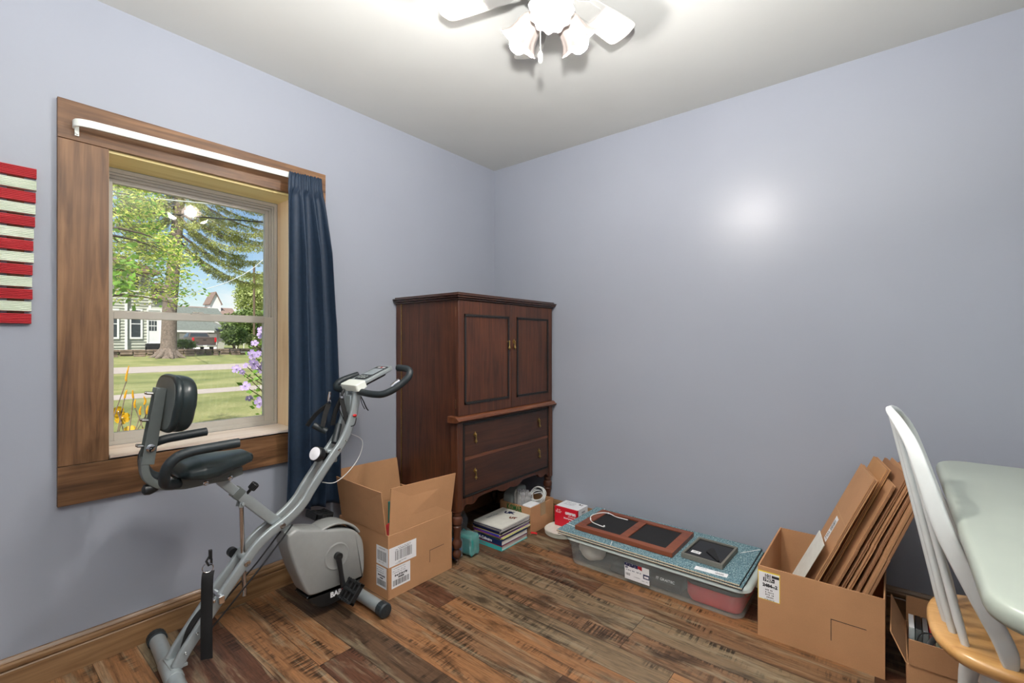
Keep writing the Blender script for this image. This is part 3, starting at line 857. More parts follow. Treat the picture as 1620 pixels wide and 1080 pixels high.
# ================================================================== helpers for cartons
def barcode(b, F, w_, h_, n=34, seed=1, mi=1):
    rr = random.Random(seed); x = -w_ / 2
    while x < w_ / 2 - .001:
        t = rr.choice((.35, .35, .7, 1.05)) * w_ / n
        g = rr.choice((.35, .7, .7, 1.05)) * w_ / n
        q = [F @ Vector(p) for p in ((x, -h_ / 2, .0004), (min(x + t, w_ / 2), -h_ / 2, .0004), (min(x + t, w_ / 2), h_ / 2, .0004), (x, h_ / 2, .0004))]
        b.slab(q, .0002, mi)
        x += t + g
def greek(b, F, w_, h_, mi, seed):
    """a line of print too small to read: a row of short strokes"""
    rr = random.Random(seed); x = -w_ / 2
    while x < w_ / 2:
        if rr.random() > .18:
            a = rr.uniform(.5, .9) * h_ * .55
            b.slab([F @ Vector(p) for p in ((x, -h_ * rr.uniform(.3, .5), .0006), (x + a, -h_ / 2, .0006), (x + a, h_ * rr.uniform(.2, .5), .0006), (x, h_ / 2, .0006))], .0002, mi)
        x += h_ * .72
def sticker(parent, F, w_, h_, name='label'):
    b = MB()
    b.slab([F @ Vector(p) for p in ((-w_ / 2, -h_ / 2, .0001), (w_ / 2, -h_ / 2, .0001), (w_ / 2, h_ / 2, .0001), (-w_ / 2, h_ / 2, .0001))], .0004, 0)
    return b
def carton(parent, x0, y0, x1, y1, h, th=.005, mat='card', matin='card_in', z0=0.0):
    """open box: five panels in one mesh, inside paler"""
    b = MB()
    b.box((x0, y0, z0), (x1, y1, z0 + th), 1)
    b.box((x0, y0, z0 + th), (x1, y0 + th, z0 + h), 0); b.box((x0, y1 - th, z0 + th), (x1, y1, z0 + h), 0)
    b.box((x0, y0 + th, z0 + th), (x0 + th, y1 - th, z0 + h), 0); b.box((x1 - th, y0 + th, z0 + th), (x1, y1 - th, z0 + h), 0)
    return b

# ================================================================== OPEN CARTON BESIDE THE ARMOIRE
BX0, BX1, BY0, BY1, BH = 0.095, 0.507, -1.304, -0.897 - .012, 0.293
bx = thing('cardboard_box', 'open cardboard box with barcode labels standing between the exercise bike and the armoire', 'box', (0.3, -1.1, 0), 'open cardboard boxes on the floor')
carton(bx, BX0, BY0, BX1, BY1, BH).build('body', 'card', bx, bevel=.002)
def flap(parent, pts, th=.0045, mat='card'):
    b = MB(); b.slab(pts, th, 0)
    return b.build('flap', mat, parent, smooth=0)
flap(bx, [(BX1 - .001, BY0 + .006, BH + .0005), (BX1 - .001, BY1 - .004, BH + .0005), atx(721, 748, BX1 + .012), atx(619, 773, BX1 - .004)], -.0045)
flap(bx, [(BX0 + .03, BY0 + .001, BH + .0005), (BX1 - .012, BY0 + .001, BH + .0005), aty(604, 779, BY0 - .028), aty(533, 753, BY0 - .045)], .0045)
flap(bx, [(BX0 + .002, BY0 + .02, BH + .0005), (BX0 + .002, BY1 - .01, BH + .0005), atx(627, 723, BX0 - .03), atx(534, 742, BX0 - .03)], .0045)
flap(bx, [(BX0 + .07, BY1 - .001, BH + .0005), (BX1 - .02, BY1 - .001, BH + .0005), (BX1 - .09, BY1 - .105, BH + .115), (BX0 + .12, BY1 - .105, BH + .115)], .0045)
b = MB()      # score lines
b.box((BX1 - .0002, -1.06, .085), (BX1 + .0004, -1.058, .145)); b.box((BX1 - .0002, -1.06, .143), (BX1 + .0004, -.965, .145))
b.build('cut_line', 'ink', bx, smooth=0)
def Fx(y, z, x=BX1): return frame((x, y, z), (0, 1, 0), (0, 0, 1))          # on a face looking +x
def Fy(x, z, y=BY0): return frame((x, y, z), (1, 0, 0), (0, 0, 1))          # on a face looking -y
# big label wraps the corner
F = Fx(-1.222, .190); b = sticker(bx, F, .156, .086)
barcode(b, frame((BX1, -1.218, .190), (0, 1, 0), (0, 0, 1)), .098, .044, 30, 5)
greek(b, Fx(-1.215, .224), .075, .004, 2, 1); greek(b, Fx(-1.222, .217), .085, .004, 1, 2)
greek(b, Fx(-1.225, .159), .05, .004, 2, 3); greek(b, Fx(-1.25, .154), .03, .004, 2, 9)
F2 = Fy(.464, .190); b.slab([F2 @ Vector(p) for p in ((-.048, -.043, .0001), (.0425, -.043, .0001), (.0425, .043, .0001), (-.048, .043, .0001))], .0004, 0)
barcode(b, Fy(.459, .190), .068, .044, 24, 5)
greek(b, Fy(.462, .224), .05, .004, 2, 3); greek(b, Fy(.455, .160), .04, .004, 2, 5)
b.build('wrapped_label', ['paper', 'ink', 'ink_g'], bx, smooth=0)
for F, ww, sd, Fm in ((None, .106, 8, Fx), (None, .078, 8, Fy)):
    if Fm is Fx: cx_ = -1.233; fn = lambda dx, z: Fx(cx_ + dx, z)
    else: cx_ = .455; fn = lambda dx, z: Fy(cx_ + dx, z)
    b = sticker(bx, fn(0, .092), ww, .096)
    barcode(b, fn(0, .066), ww * .86, .026, 34, sd)
    b.text('Best If Used By', .0115 * ww / .106, fn(0, .099), 1, bold=.0006); b.text('09/2020', .010 * ww / .106, fn(0, .087), 1, bold=.0005)
    for i, z in enumerate((.132, .121, .112)):
        greek(b, fn(-.012 * ww / .106, z), ww * .66, .004, 2, 4 + i)
    b.build('label', ['paper', 'ink', 'ink_g'], bx, smooth=0)
def lump(name, lab, cat, c, r, mt, group=None, seed=0, rough=.12, n=24, parent=None):
    rr = random.Random(seed)
    ph = [rr.uniform(0, 6.28) for _ in range(8)]
    b = MB(); b.ball(c, 1.0, n=n, k=n // 2 + 2)
    nv = []
    for p in b.v:
        d = Vector(p) - Vector(c)
        if d.length > 0: d.normalize()
        k = 1 + rough * (math.sin(4 * d.x + ph[0]) * math.cos(5 * d.y + ph[1]) + .6 * math.sin(9 * d.z + 7 * d.x + ph[2]) + .4 * math.sin(15 * d.y + ph[3]) * math.cos(13 * d.x + ph[4]))
        nv.append((c[0] + d.x * r[0] * k, c[1] + d.y * r[1] * k, max(c[2] + d.z * r[2] * k, c[2] - r[2] * .92)))
    b.v = nv
    if parent is not None: return b.build(name, mt, parent, smooth=60)
    return tag(b.build(name, mt, loc=(c[0], c[1], c[2] - r[2] * .92), smooth=60), lab, cat, group)
lump('plastic_bag', 'red bundle showing through the gap between the flaps of the labelled open box', 'bag', (.40, -1.20, .15), (.085, .08, .14), 'redbag', seed=2)
b = MB(); b.box((.22, -1.10, .006), (.46, -.99, .335)); 
tag(b.build('tissue_box', 'teal', loc=(.34, -1.045, .006), bevel=.004), 'green and white packet standing upright inside the labelled open box', 'packet')

# ================================================================== KOMAR CARTON UNDER THE ARMOIRE CORNER
kx = thing('cardboard_box', 'small brown cardboard box with green lettering, pushed under the right end of the armoire', 'box', (.45, -.19, 0))
K = (0.235, -.318, .562, -.062, .108)
# rotated a touch towards the wall
KY = -.319
carton(kx, .330, KY, .574, -.070, .162, .004).build('body', 'card', kx, bevel=.0015)
b = MB()
b.text('K', .052, Fy(.398, .134, KY - .0002), 0, bold=.0016, sx=.62); b.text('MAR', .052, Fy(.474, .134, KY - .0002), 0, bold=.0016, sx=.62)
b.tube([Fy(.426, .134, KY - .0006) @ Vector((.0125 * math.cos(t), .0160 * math.sin(t), 0)) for t in [2 * math.pi * i / 20 for i in range(20)]], .0026, n=6, closed=True)
b.text('S', .026, Fy(.426, .134, KY - .0002), 0, bold=.0008)
b.text('SCREW CORP', .050, Fy(.455, .090, KY - .0002), 0, bold=.0016, sx=.60)
b.build('lettering', 'green_ink', kx, smooth=0)
b = MB(); b.box((.5742, -.215, .085), (.5746, -.160, .163)); b.build('tape', 'tape', kx, smooth=0)
b = MB(); b.prism([(-.312, .006), (-.150, .006), (-.155, .235), (-.225, .248), (-.300, .200)], 'x', .338, .418)
tag(b.build('plastic_case', 'grey_pl', loc=(.38, -.23, .005), bevel=.012, seg=3), 'grey plastic casing sticking out of the green-lettered box', 'case')
rr = random.Random(4)
b = MB()
n = 26
def crk(u, v):
    x = .432 + .050 * u + .010 * math.sin(23 * u + 5 * v)
    y = -.300 + .105 * v + .008 * math.sin(19 * v + 7 * u)
    z = .235 - .03 * abs(u - .4) - .025 * v + .014 * math.sin(31 * u) * math.cos(17 * v + 3 * u) + .010 * math.sin(47 * u + 29 * v)
    return (x, y, z)
b.grid(crk, n, n)
m = len(b.v); k = n + 1
b.v += [(p[0] * .9 + .0455, p[1], .045) for p in list(b.v)]
per = [i * k for i in range(k)] + [n * k + j for j in range(1, k)] + [i * k + n for i in range(n - 1, -1, -1)] + [j for j in range(n - 1, 0, -1)]
for p, q in zip(per, per[1:] + per[:1]): b.f.append((p, q, q + m, p + m)); b.m.append(0)
tag(b.build('plastic_package', 'silverpack', loc=(.45, -.25, .045), smooth=25), 'crinkled silvery plastic package standing in the green-lettered box', 'package')
b = MB(); b.box((.502, -.308, .10), (.566, -.215, .166)); tag(b.build('paper_pad', 'paper', loc=(.53, -.26, .10), bevel=.002), 'white pad of paper in the green-lettered box beside the cable coil', 'paper')
b = MB()
for k in range(7):
    cx0, cy0, r0 = .505 + rr.uniform(-.012, .012), -.150 + rr.uniform(-.008, .008), .050 + rr.uniform(-.010, .004)
    ty = rr.uniform(.35, 1.25); tz = rr.uniform(-.6, .6)
    pts = []
    for i in range(28):
        t = 2 * math.pi * i / 28
        p = Vector((r0 * math.cos(t), r0 * math.sin(t) * math.cos(ty), r0 * math.sin(t) * math.sin(ty) + r0 * .3 * math.cos(t) * tz))
        pts.append((min(cx0 + p.x, .560), min(max(cy0 + p.y, -.205), -.085), .185 + p.z))
    b.tube(pts, .0030, n=6, closed=True)
b.tube(smooth_path([(.50, -.18, .20), (.54, -.17, .215), (.566, -.175, .20), (.562, -.18, .165), (.55, -.18, .13)]), .0030, n=6)
tag(b.build('coiled_cable', 'cable', loc=(.50, -.15, .13)), 'pale grey coiled cable spilling from the green-lettered box', 'cable')
b = MB(); b.tube(smooth_path([(.588, -.335, .022), (.600, -.318, .018), (.606, -.300, .010)]), .006, n=8); tag(b.build('ribbon', 'red', loc=(.598, -.318, .004)), 'scrap of red ribbon on the floor at the corner of the green-lettered box', 'ribbon')

# ================================================================== BOOKS AND MAGAZINES
stack = [('book', .024, 'cover_teal', 'hard', .0), ('book', .004, 'cover_red', 'soft', .01), ('book', .029, 'cover_dkblue', 'hard', .004), ('magazine', .007, 'cover_green', 'soft', .0), ('magazine', .005, 'cover_yellow', 'soft', .01),
         ('magazine', .006, 'cover_purple', 'soft', .004), ('magazine', .007, 'cover_blue', 'soft', -.006), ('magazine', .005, 'cover_tan', 'soft', .0), ('magazine', .006, 'cover_black', 'soft', .006),
         ('magazine', .010, 'cover_navy', 'soft', -.003), ('magazine', .006, 'cover_grey', 'soft', .003), ('magazine', .005, 'cover_navy', 'soft', .0), ('magazine', .006, 'cover_white', 'soft', .0)]
labs = ['turquoise hardback book at the bottom of the stack', 'thin red booklet between the turquoise and dark blue books', 'dark blue hardback book with white title, second hardback from the floor',
        'dark green magazine lying on the dark blue hardback', 'thin magazine with pale yellow spine in the lower stack', 'magazine with purple spine below the bright blue one',
        'magazine with bright blue spine in the middle of the stack', 'thin tan magazine just above the bright blue spine', 'black-spined magazine in the upper half of the stack',
        'navy-spined magazine in the upper half of the stack', 'grey-spined magazine third from the top of the stack', 'thin navy magazine second from the top of the stack', 'cream magazine with blue and orange emblems on top of the stack']
z = 0.0005
rr = random.Random(9)
for (nm, th, cv, kind, dx), lb in zip(stack, labs):
    big = kind == 'hard'
    x0, x1 = (.362 + dx, .585 + dx * .3) ; y0, y1 = -.602, -.362
    if nm == 'magazine': x0 += .0; x1 = x0 + .213; y0 = -.598 + rr.uniform(-.004, .004); y1 = y0 + .27
    ang = rr.uniform(-.035, .035) if nm == 'magazine' else rr.uniform(-.01, .02)
    if 'top of the stack' in lb and 'cream' in lb: ang = .02
    Mx = Matrix.Translation(((x0 + x1) / 2, (y0 + y1) / 2, 0)) @ Matrix.Rotation(ang, 4, 'Z') @ Matrix.Translation((-(x0 + x1) / 2, -(y0 + y1) / 2, 0))
    t = thing(nm, lb, nm, (.47, -.48, z), 'books and magazines stacked under the armoire')
    ct = .0022 if big else .0006
    b = MB(); b.M = Mx
    b.box((x0 + .003, y0 + (.0025 if big else .001), z + ct), (x1 - (.004 if big else .0005), y1 - .003, z + th - ct)); b.build('pages', 'pages', t, smooth=0)
    b = MB(); b.M = Mx      # spine at the near (-y) side for hardbacks
    b.box((x0, y0, z), (x1, y1, z + ct)); b.box((x0, y0, z + th - ct - .0002), (x1, y1, z + th - .0002)); b.box((x0, y0, z + ct), (x1, y0 + (.0022 if big else .0008), z + th - ct))
    b.build('cover', cv, t, smooth=0)
    if 'second hardback' in lb:
        b = MB(); b.M = Mx; b.text('A Culinaire', .022, frame((.462, y0, z + th / 2), (1, 0, 0), (0, 0, 1)), 0, bold=.0004); b.build('lettering', 'paper', t, smooth=0)
    if 'bottom of the stack' in lb:
        b = MB(); b.M = Mx; greek(b, frame((.43, y0, z + th / 2), (1, 0, 0), (0, 0, 1)), .07, .010, 1, 4); b.build('lettering', 'ink_g', t, smooth=0)
    if 'cream' in lb:
        zz = z + th
        b = MB(); b.M = Mx
        b.text('KENTUCKY', .019, frame((.405, -.475, zz), (0.12, 1, 0), (-1, .12, 0)), 0)
        b.build('lettering', 'ink_g', t, smooth=0)
        b = MB(); b.M = Mx
        b.text('UK', .045, frame((.455, -.375, zz), (1, .35, 0), (-.35, 1, 0)), 0, bold=.003)
        b.text('UT', .033, frame((.525, -.43, zz), (1, .35, 0), (-.35, 1, 0)), 1, bold=.003)
        b.build('emblem', ['cover_navy', 'frame_br'], t, smooth=0)
    z += th + .0002
# wrapped teal bundle and dark film bag beside the stack
def softbox(c, h, k=10, amp=.0022, seed=0, e=.28):
    """rounded, slightly creased cloth block"""
    rr = random.Random(seed); ph = [rr.uniform(0, 6) for _ in range(6)]
    b = MB(); b.ball((0, 0, 0), 1.0, n=36, k=22); nv = []
    for p in b.v:
        q = [math.copysign(abs(t) ** e, t) if abs(t) > 1e-6 else 0 for t in p]
        w_ = amp * (math.sin(60 * q[2] * h[2] * 3 + ph[0] + 9 * q[0]) * .6 + math.sin(7 * q[0] + 5 * q[1] + ph[1]) + .7 * math.sin(13 * q[2] + 6 * q[1] + ph[2]))
        nv.append(tuple(c[i] + q[i] * (h[i] + w_) for i in range(3)))
    b.v = nv; return b
tb = thing('folded_cloth', 'teal folded cloth wrapped in clear plastic behind the front leg of the armoire', 'cloth', (.455, -.735, .001))
softbox((.452, -.738, .061), (.062, .036, .054), seed=1).build('cloth', 'teal', tb, smooth=60)
softbox((.452, -.738, .064), (.068, .040, .058), seed=4, amp=.003).build('plastic_wrap', 'film', tb, smooth=60)
tb = thing('folded_cloth', 'blue folded cloth wrapped in clear plastic, nearest the front leg of the armoire', 'cloth', (.42, -.815, .001))
softbox((.417, -.822, .050), (.052, .030, .043), seed=2).build('cloth', 'blue', tb, smooth=60)
softbox((.417, -.822, .052), (.056, .033, .047), seed=6, amp=.003).build('plastic_wrap', 'film', tb, smooth=60)
lump('plastic_bag', 'dark crumpled plastic bag behind the wrapped cloths under the armoire', 'bag', (.272, -.665, .10), (.07, .07, .105), 'film2', seed=8, rough=.16)

# ================================================================== UNDERBED BIN, CARPET SAMPLES, PICTURE FRAMES
def rr2(x0, y0, x1, y1, r, k=6):
    out = []
    for cx, cy, a0 in ((x1 - r, y1 - r, 0), (x0 + r, y1 - r, 90), (x0 + r, y0 + r, 180), (x1 - r, y0 + r, 270)):
        for i in range(k + 1):
            a = R(a0 + 90 * i / k); out.append((cx + r * math.cos(a), cy + r * math.sin(a)))
    return out
def shell(b, rings, mi=0, close_first=True, close_last=False):
    n = len(rings[0][0]); vs = []; fs = []
    for pts, z in rings: vs += [(x, y, z) for x, y in pts]
    for i in range(len(rings) - 1):
        for j in range(n):
            fs.append((i * n + j, i * n + (j + 1) % n, (i + 1) * n + (j + 1) % n, (i + 1) * n + j))
    if close_first: fs.append(tuple(range(n - 1, -1, -1)))
    if close_last: fs.append(tuple((len(rings) - 1) * n + j for j in range(n)))
    b.add(vs, fs, mi)
bn = thing('storage_bin', 'long clear plastic underbed storage bin lying along the back wall', 'storage bin', (1.35, -.26, 0))
X0, X1, Y0, Y1 = .925, 1.815, -.475, -.052
b = MB()
o = [(rr2(X0 + .03, Y0 + .014, X1 - .03, Y1 - .014, .035), .001), (rr2(X0 + .022, Y0 + .010, X1 - .022, Y1 - .010, .042), .006), (rr2(X0 + .012, Y0 + .004, X1 - .012, Y1 - .004, .045), .100), (rr2(X0 + .002, Y0 - .003, X1 - .002, Y1 + .003, .05), .104),
     (rr2(X0, Y0 - .005, X1, Y1 + .005, .05), .131)]
i_ = [(rr2(X0 + .003, Y0 - .002, X1 - .003, Y1 + .002, .05), .131), (rr2(X0 + .005, Y0 + .000, X1 - .005, Y1 + .000, .05), .107), (rr2(X0 + .015, Y0 + .007, X1 - .015, Y1 - .007, .045), .103), (rr2(X0 + .025, Y0 + .013, X1 - .025, Y1 - .013, .04), .008),
      (rr2(X0 + .034, Y0 + .018, X1 - .034, Y1 - .018, .033), .004)]
shell(b, o, 0, True, False)
b.build('tub', 'bin', bn, smooth=40)
b = MB()
shell(b, [(rr2(X0 - .010, Y0 - .014, X1 + .010, Y1 + .012, .055), .128), (rr2(X0 - .012, Y0 - .016, X1 + .012, Y1 + .014, .056), .131), (rr2(X0 - .010, Y0 - .014, X1 + .010, Y1 + .012, .055), .141), (rr2(X0 - .004, Y0 - .008, X1 + .004, Y1 + .006, .053), .1465),
          (rr2(X0 + .010, Y0 + .006, X1 - .010, Y1 - .008, .045), .147), (rr2(X0 + .016, Y0 + .012, X1 - .016, Y1 - .014, .042), .143), (rr2(X0 + .045, Y0 + .04, X1 - .045, Y1 - .04, .03), .1425), (rr2(X0 + .05, Y0 + .045, X1 - .05, Y1 - .045, .028), .1455)], 0, False, True)
b.build('lid', 'lid', bn, smooth=40)
for sx_ in (X0 - .013, X1 - .001):
    b = MB(); b.box((sx_, -.33, .098), (sx_ + .014, -.20, .128)); b.build('handle', 'lid', bn, bevel=.004)
yl = Y0 + .0015
def FL(x, z): return frame((x, yl - (0.06 * (z - .05)), z), (1, 0, 0), (0, -.06, 1))
xl = 1.330
b = sticker(bn, FL(xl, .062), .125, .080)
for k, (dx, w_, mi) in enumerate(((-.040, .045, 1), (-.012, .035, 1), (.016, .022, 3))):
    q = [FL(xl, .062) @ Vector(p) for p in ((dx - w_ / 2, .026, .0004), (dx + w_ / 2, .022 if k < 2 else .020, .0004), (dx + w_ / 2, .0399, .0004), (dx - w_ / 2, .0399, .0004))]
    b.slab(q, .0003, mi)
q = [FL(xl, .062) @ Vector(p) for p in ((.032, -.014, .0004), (.0624, -.014, .0004), (.0624, .008, .0004), (.032, .008, .0004))]; b.slab(q, .0003, 2)
q = [FL(xl, .062) @ Vector(p) for p in ((.037, -.009, .0007), (.059, -.009, .0007), (.059, .001, .0007), (.037, .001, .0007))]; b.slab(q, .0003, 0)
for sx_, sz_ in ((-.05, .035), (-.035, .031), (-.022, .036), (-.008, .030)):
    b.add([FL(xl, .062) @ Vector((sx_ + .003 * (1 if i % 2 == 0 else .42) * math.cos(i * math.pi / 5), sz_ + .003 * (1 if i % 2 == 0 else .42) * math.sin(i * math.pi / 5), .0012)) for i in range(10)], [tuple(range(10))], 0)
b.text('60', .014, FL(xl - .052, .080), 2, bold=.0006); greek(b, FL(xl - .016, .068), .075, .006, 2, 8); greek(b, FL(xl + .04, .035), .03, .004, 4, 2)
greek(b, FL(xl, .042), .03, .004, 4, 6)
barcode(b, FL(xl - .046, .047), .022, .012, 12, 3, 5)
b.build('label', ['paper', 'cover_navy', 'cover_dkblue', 'flag_red', 'ink_g', 'ink'], bn, smooth=0)
b = MB(); b.text('IT GRAITIIC', .017, frame((1.465, Y0 + .0105, .070), (1, 0, 0), (0, 0, 1)), 0); b.build('lettering', 'paper', bn, smooth=0)
# contents
lump('cloth_bundle', 'white wrapped bundle seen through the left end of the plastic bin', 'bundle', (1.040, -.385, .070), (.075, .06, .056), 'whitecloth', seed=3, rough=.05)
b = MB(); b.box((1.17, -.44, .010), (1.53, -.12, .050)); tag(b.build('folder', 'blackcloth', loc=(1.4, -.28, .010), bevel=.01, seg=3), 'dark folder lying in the middle of the plastic bin', 'folder')
rb = thing('travel_bag', 'red fabric bag with black edge seen through the right end of the plastic bin', 'bag', (1.65, -.33, .010))
b = MB(); shell(b, [(rr2(1.56, -.440, 1.780, -.13, .04), .010), (rr2(1.548, -.450, 1.785, -.12, .05), .03), (rr2(1.55, -.455, 1.79, -.12, .05), .088)], 0, True, True); b.build('body', 'redbag', rb, smooth=50)
b = MB(); shell(b, [(rr2(1.548, -.456, 1.791, -.118, .05), .0885), (rr2(1.548, -.456, 1.791, -.118, .05), .104), (rr2(1.56, -.44, 1.78, -.13, .05), .110), (rr2(1.60, -.42, 1.74, -.17, .05), .118)], 0, True, True); b.build('trim', 'blackcloth', rb, smooth=50)
# carpet samples
for i, (dx, dy, zz, lab) in enumerate(((.010, .006, .1478, 'lower blue-grey carpet sample under the top one on the bin lid'), (.0, .0, .1585, 'top blue-grey carpet sample carrying the two picture frames'))):
    cpt = thing('carpet_sample', lab, 'carpet sample', (1.34, -.28, zz), 'carpet samples on the bin')
    x0, y0, x1, y1 = .880 + dx, -.492 - dy * .3, 1.790 + dx, -.052 - dy
    b = MB(); b.box((x0, y0, zz), (x1, y1, zz + .003)); b.build('backing', 'rubber', cpt)
    b = MB(); b.box((x0 + .001, y0 + .001, zz + .003), (x1 - .001, y1 - .001, zz + .0092)); b.build('pile', 'carpet', cpt, bevel=.002)
    b = MB(); 
    n = 260
    for k in range(n):
        xa = x0 + (x1 - x0) * k / n
        b.box((xa, y0 - .0012, zz + .003 + .001 * (k % 2)), (xa + (x1 - x0) / n * .75, y0 + .0009, zz + .0074 + .001 * (k % 3)))
    b.build('edge_binding', 'yarn', cpt, smooth=0)
    if i == 1:
        zt = zz + .0094
        b = MB()
        for (p, q) in (((x0 + .055, y1 - .002), (x0 + .076, y1 - .05)), ((x0 + .002, y0 + .10), (x0 + .074, y0 + .088)), ((1.20, -.49), (1.183, -.442)), ((1.72, -.175), (1.785, -.075))):
            b.tube([(p[0], p[1], zt), (q[0], q[1], zt)], .0014, n=6)
        b.build('tie_thread', 'string', cpt)
        F = frame((1.665, -.452, zt + .0002), (1, .06, 0), (-.06, 1, 0))
        b = sticker(cpt, F, .135, .034); barcode(b, frame((1.700, -.452, zt + .0006), (1, .06, 0), (-.06, 1, 0)), .034, .014, 16, 4); greek(b, frame((1.63, -.45, zt + .0018), (1, .06, 0), (-.06, 1, 0)), .03, .005, 2, 3)
        b.build('label', ['paper', 'ink', 'ink_g'], cpt, smooth=0)
ZT = .1692
# double picture frame, face down
df = thing('picture_frame', 'reddish-brown double picture frame lying face down on the carpet sample', 'picture frame', (1.235, -.275, ZT))
x0, x1, y0, y1, hz = .960, 1.487, -.435, -.128, .022
b = MB(); ring2 = [(x0, y0, x1, y0 + .036), (x0, y1 - .036, x1, y1), (x0, y0 + .036, x0 + .046, y1 - .036), (x1 - .046, y0 + .036, x1, y1 - .036), (1.205, y0 + .036, 1.247, y1 - .036)]
for a in ring2: b.box((a[0], a[1], ZT), (a[2], a[3], ZT + hz))
b.build('frame', 'frame_br', df, bevel=.0012)
for xa, xb in ((x0 + .0465, 1.2045), (1.2475, x1 - .0465)):
    b = MB(); b.box((xa, y0 + .0365, ZT + .004), (xb, y1 - .0365, ZT + hz - .006)); b.build('backing_board', 'felt', df)
b = MB(); zs = ZT + hz + .001
b.tube(smooth_path([(1.145, -.180, zs - .004), (1.08, -.185, zs - .002), (1.02, -.168, zs), (.985, -.20, zs + .003), (.965, -.262, zs + .002), (.985, -.31, zs), (1.01, -.335, zs - .003), (1.07, -.352, zs - .003), (1.09, -.35, zs - .004)]), .0025, n=6)
for p in ((1.02, -.168), (.985, -.31), (1.09, -.35)): b.ball((p[0], p[1], zs), .005, n=8, k=6)
b.build('hanging_cord', 'string', df)
b = MB()
for p in ((x0 + .01, y0 + .06), (x1 - .01, y0 + .05), (1.22, y0 + .02), (.975, y1 - .05)): b.cyl((p[0], p[1], ZT + hz), (p[0], p[1], ZT + hz + .001), .002, 8)
b.build('staple', 'steel', df)
# small frame
sf = thing('picture_frame', 'small grey picture frame with black backing lying at the right end of the carpet sample', 'picture frame', (1.60, -.30, ZT))
S = Matrix.Translation((1.612, -.285, 0)) @ Matrix.Rotation(R(-2), 4, 'Z')
b = MB(); b.M = S
hw, hd, hz = .092, .118, .022
for a in ((-hw, -hd, hw, -hd + .010), (-hw, hd - .010, hw, hd), (-hw, -hd + .01, -hw + .01, hd - .01), (hw - .01, -hd + .01, hw, hd - .01)): b.box((a[0], a[1], ZT), (a[2], a[3], ZT + hz))
b.build('frame', 'frame_gr', sf, bevel=.0008)
b = MB(); b.M = S; b.box((-hw + .0105, -hd + .0105, ZT + .004), (hw - .0105, hd - .0105, ZT + hz - .006)); b.build('backing_board', 'black_g', sf)
b = MB(); b.M = S; b.prism([(-.01, -.02), (.06, -.085), (.068, -.078), (.012, .03), (-.005, .03)], 'z', ZT + hz - .0055, ZT + hz - .0025); b.build('easel_leg', 'felt', sf)
F = S @ frame((-.045, -.055, ZT + hz - .0058), (1, 0, 0), (0, 1, 0))
b = MB(); b.slab([F @ Vector(p) for p in ((-.021, -.013, 0), (.021, -.013, 0), (.021, .013, 0), (-.021, .013, 0))], .0005); barcode(b, F @ Matrix.Translation((0, 0, .0003)), .03, .01, 14, 6); b.build('label', ['paper', 'ink'], sf, smooth=0)

# ================================================================== RED AND WHITE CARTON ON PAPER PLATES
for i in range(5):
    z = .0006 + i * .0062
    b = MB(); b.lathe([(0.0, 0.0), (.084, 0.0), (.098, .0040), (.109, .0036), (.110, .0046), (.098, .0052), (.083, .0014), (0.0, .0014)], (.708 + .0012 * i * (-1) ** i, -.165, z), n=48)
    tag(b.build('plate', 'cover_white', loc=(.715, -.16, z)), ['white round plate at the bottom of the stack under the red carton', 'white round plate, second from the floor under the red carton', 'white round plate in the middle of the stack under the red carton',
        'white round plate, second from the top under the red carton', 'white round plate directly under the red carton'][i], 'plate', 'plates stacked under the red carton')
ob = thing('product_box', 'small red and white carton of a blood pressure monitor standing on stacked plates', 'box', (.69, -.1, .0304))
ox0, ox1, oy0, oy1, oz0, oz1 = .640, .800, -.152, -.020, .0306, .148
OM = Matrix.Identity(4)
b = MB(); b.M = OM; b.box((ox0, oy0, oz0), (ox1, oy1, oz1)); b.build('carton', 'omron_w', ob, bevel=.001)
b = MB(); b.M = OM; b.box((ox0 - .0004, oy0 - .0006, oz0), (ox1 + .0006, oy0 + .0, oz1 + .0004)); b.box((ox0 - .0004, oy0 - .0006, oz1 + .0001), (ox1 + .0004, oy0 + .010, oz1 + .0006)); b.box((ox1 + .0001, oy0, oz0), (ox1 + .0006, oy0 + .018, oz1))
b.build('red_panel', 'omron_r', ob, smooth=0)
def FO(x, z): return OM @ frame((x, oy0 - .0006, z), (1, 0, 0), (0, 0, 1))
b = MB(); b.text('omron', .030, FO(.755, .122), 0, bold=.0014, sx=.9); b.text('ADVANCED', .010, FO(.765, .101), 0); b.text('blood pressure', .013, FO(.747, .088), 0, bold=.0003); b.text('monitor', .013, FO(.768, .073), 0, bold=.0003)
greek(b, FO(.668, .130), .03, .006, 0, 1); greek(b, FO(.668, .121), .04, .005, 0, 2); greek(b, FO(.668, .114), .036, .005, 0, 3)
b.build('lettering', 'omron_w', ob, smooth=0)
b = MB(); F = OM @ frame((.765, -.045, oz1 + .0001), (1, 0, 0), (0, 1, 0))
b.text('& |', .022, F, 0, bold=.001); [greek(b, OM @ frame((.70, -.045 - .014 * q, oz1 + .0001), (1, 0, 0), (0, 1, 0)), .07, .005, 1, q) for q in range(4)]
for i in range(5): b.text('|||||||||||||||', .010, OM @ frame((ox1 + .0001, -.075, .06 + .016 * i), (0, 1, 0), (0, 0, 1)), 1)
b.build('small_print', ['ink', 'ink_g'], ob, smooth=0)

